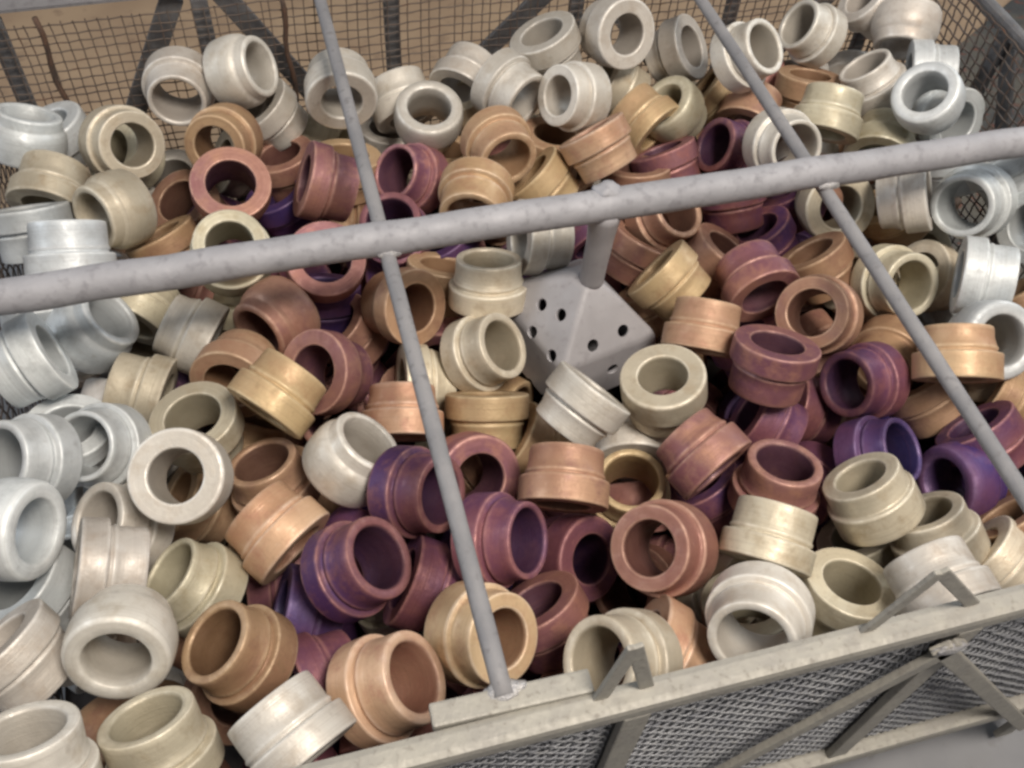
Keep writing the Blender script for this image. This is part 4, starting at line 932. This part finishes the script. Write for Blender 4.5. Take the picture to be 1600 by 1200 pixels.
    ('C', 0, 'C', 0.6380, 0.5239, 0.1855, 0.339, 0.683, 0.646),
    ('A', 0, 'K', -0.0858, 0.6187, 0.1500, 0.102, -0.933, -0.346),
    ('B', 1, 'P', -0.0239, 0.6293, 0.1500, 0.815, -0.267, -0.515),
    ('A', 0, 'P', 0.0445, 0.6102, 0.1537, 0.365, -0.502, 0.784),
    ('A', 0, 'K', 0.1227, 0.6066, 0.1511, 0.518, 0.845, 0.133),
    ('C', 2, 'R', 0.1662, 0.6105, 0.1644, -0.583, -0.811, -0.050),
    ('B', 0, 'K', 0.2443, 0.6254, 0.1593, 0.460, -0.887, -0.045),
    ('B', 0, 'P', 0.3178, 0.6117, 0.1741, -0.788, 0.607, -0.103),
    ('A', 1, 'P', 0.3841, 0.6245, 0.1550, -0.528, -0.624, 0.576),
    ('C', 2, 'K', 0.4735, 0.6077, 0.1609, 0.466, -0.722, 0.512),
    ('A', 1, 'K', 0.6155, 0.6243, 0.1500, 0.810, 0.021, 0.586),
    ('C', 0, 'B', -0.1451, 0.6848, 0.1668, -0.755, 0.079, -0.651),
    ('A', 2, 'K', -0.0729, 0.6909, 0.1542, -0.771, -0.608, 0.189),
    ('A', 2, 'V', 0.0049, 0.6960, 0.1707, 0.381, 0.812, 0.443),
    ('A', 2, 'S', 0.1445, 0.7040, 0.1563, 0.876, 0.251, -0.412),
    ('B', 1, 'R', 0.2097, 0.6999, 0.1626, -0.652, 0.645, 0.398),
    ('A', 0, 'B', 0.2732, 0.6872, 0.1500, -0.548, 0.648, 0.530),
    ('A', 0, 'P', 0.3597, 0.6881, 0.1517, 0.850, 0.385, -0.360),
    ('A', 1, 'K', 0.4206, 0.6987, 0.1500, 0.958, 0.187, -0.217),
    ('A', 2, 'B', 0.4890, 0.6847, 0.1729, 0.067, 0.337, 0.939),
    ('B', 2, 'C', 0.5663, 0.6868, 0.1793, 0.459, 0.113, -0.881),
    ('B', 0, 'S', 0.6311, 0.6848, 0.1746, 0.976, -0.218, -0.018),
    ('A', 1, 'C', -0.1934, 0.7362, 0.1769, -0.481, -0.078, 0.873),
    ('B', 1, 'S', -0.1188, 0.7627, 0.1561, -0.895, 0.290, 0.340),
    ('A', 1, 'B', -0.0342, 0.7677, 0.1644, -0.201, 0.864, -0.463),
    ('A', 1, 'K', 0.0482, 0.7723, 0.1562, 0.713, -0.380, -0.589),
    ('A', 2, 'C', 0.1033, 0.7659, 0.1526, 0.369, 0.682, -0.631),
    ('B', 2, 'B', 0.1912, 0.7812, 0.1500, -0.752, 0.411, -0.515),
    ('A', 2, 'B', 0.2472, 0.7573, 0.1624, 0.896, -0.181, 0.406),
    ('B', 0, 'S', 0.3238, 0.7449, 0.1656, 0.853, -0.042, 0.521),
    ('A', 1, 'S', 0.3904, 0.7685, 0.1591, -0.234, -0.972, 0.012),
    ('B', 1, 'S', 0.4630, 0.7449, 0.1685, 0.555, -0.508, 0.659),
    ('A', 1, 'K', 0.5416, 0.7692, 0.1600, -0.010, 0.995, -0.096),
    ('C', 0, 'C', 0.6023, 0.7536, 0.1955, -0.303, 0.940, -0.158),
    ('C', 0, 'B', 0.5266, 0.2157, 0.2898, 0.992, -0.125, 0.032),
    ('C', 2, 'V', 0.5715, 0.1984, 0.3043, -0.835, -0.152, 0.529),
    ('C', 1, 'B', 0.5739, 0.2612, 0.3214, 0.181, -0.703, 0.688),
]
vs, fs, ed, bo, mi = [], [], [], [], []
order = list(COLLAR)
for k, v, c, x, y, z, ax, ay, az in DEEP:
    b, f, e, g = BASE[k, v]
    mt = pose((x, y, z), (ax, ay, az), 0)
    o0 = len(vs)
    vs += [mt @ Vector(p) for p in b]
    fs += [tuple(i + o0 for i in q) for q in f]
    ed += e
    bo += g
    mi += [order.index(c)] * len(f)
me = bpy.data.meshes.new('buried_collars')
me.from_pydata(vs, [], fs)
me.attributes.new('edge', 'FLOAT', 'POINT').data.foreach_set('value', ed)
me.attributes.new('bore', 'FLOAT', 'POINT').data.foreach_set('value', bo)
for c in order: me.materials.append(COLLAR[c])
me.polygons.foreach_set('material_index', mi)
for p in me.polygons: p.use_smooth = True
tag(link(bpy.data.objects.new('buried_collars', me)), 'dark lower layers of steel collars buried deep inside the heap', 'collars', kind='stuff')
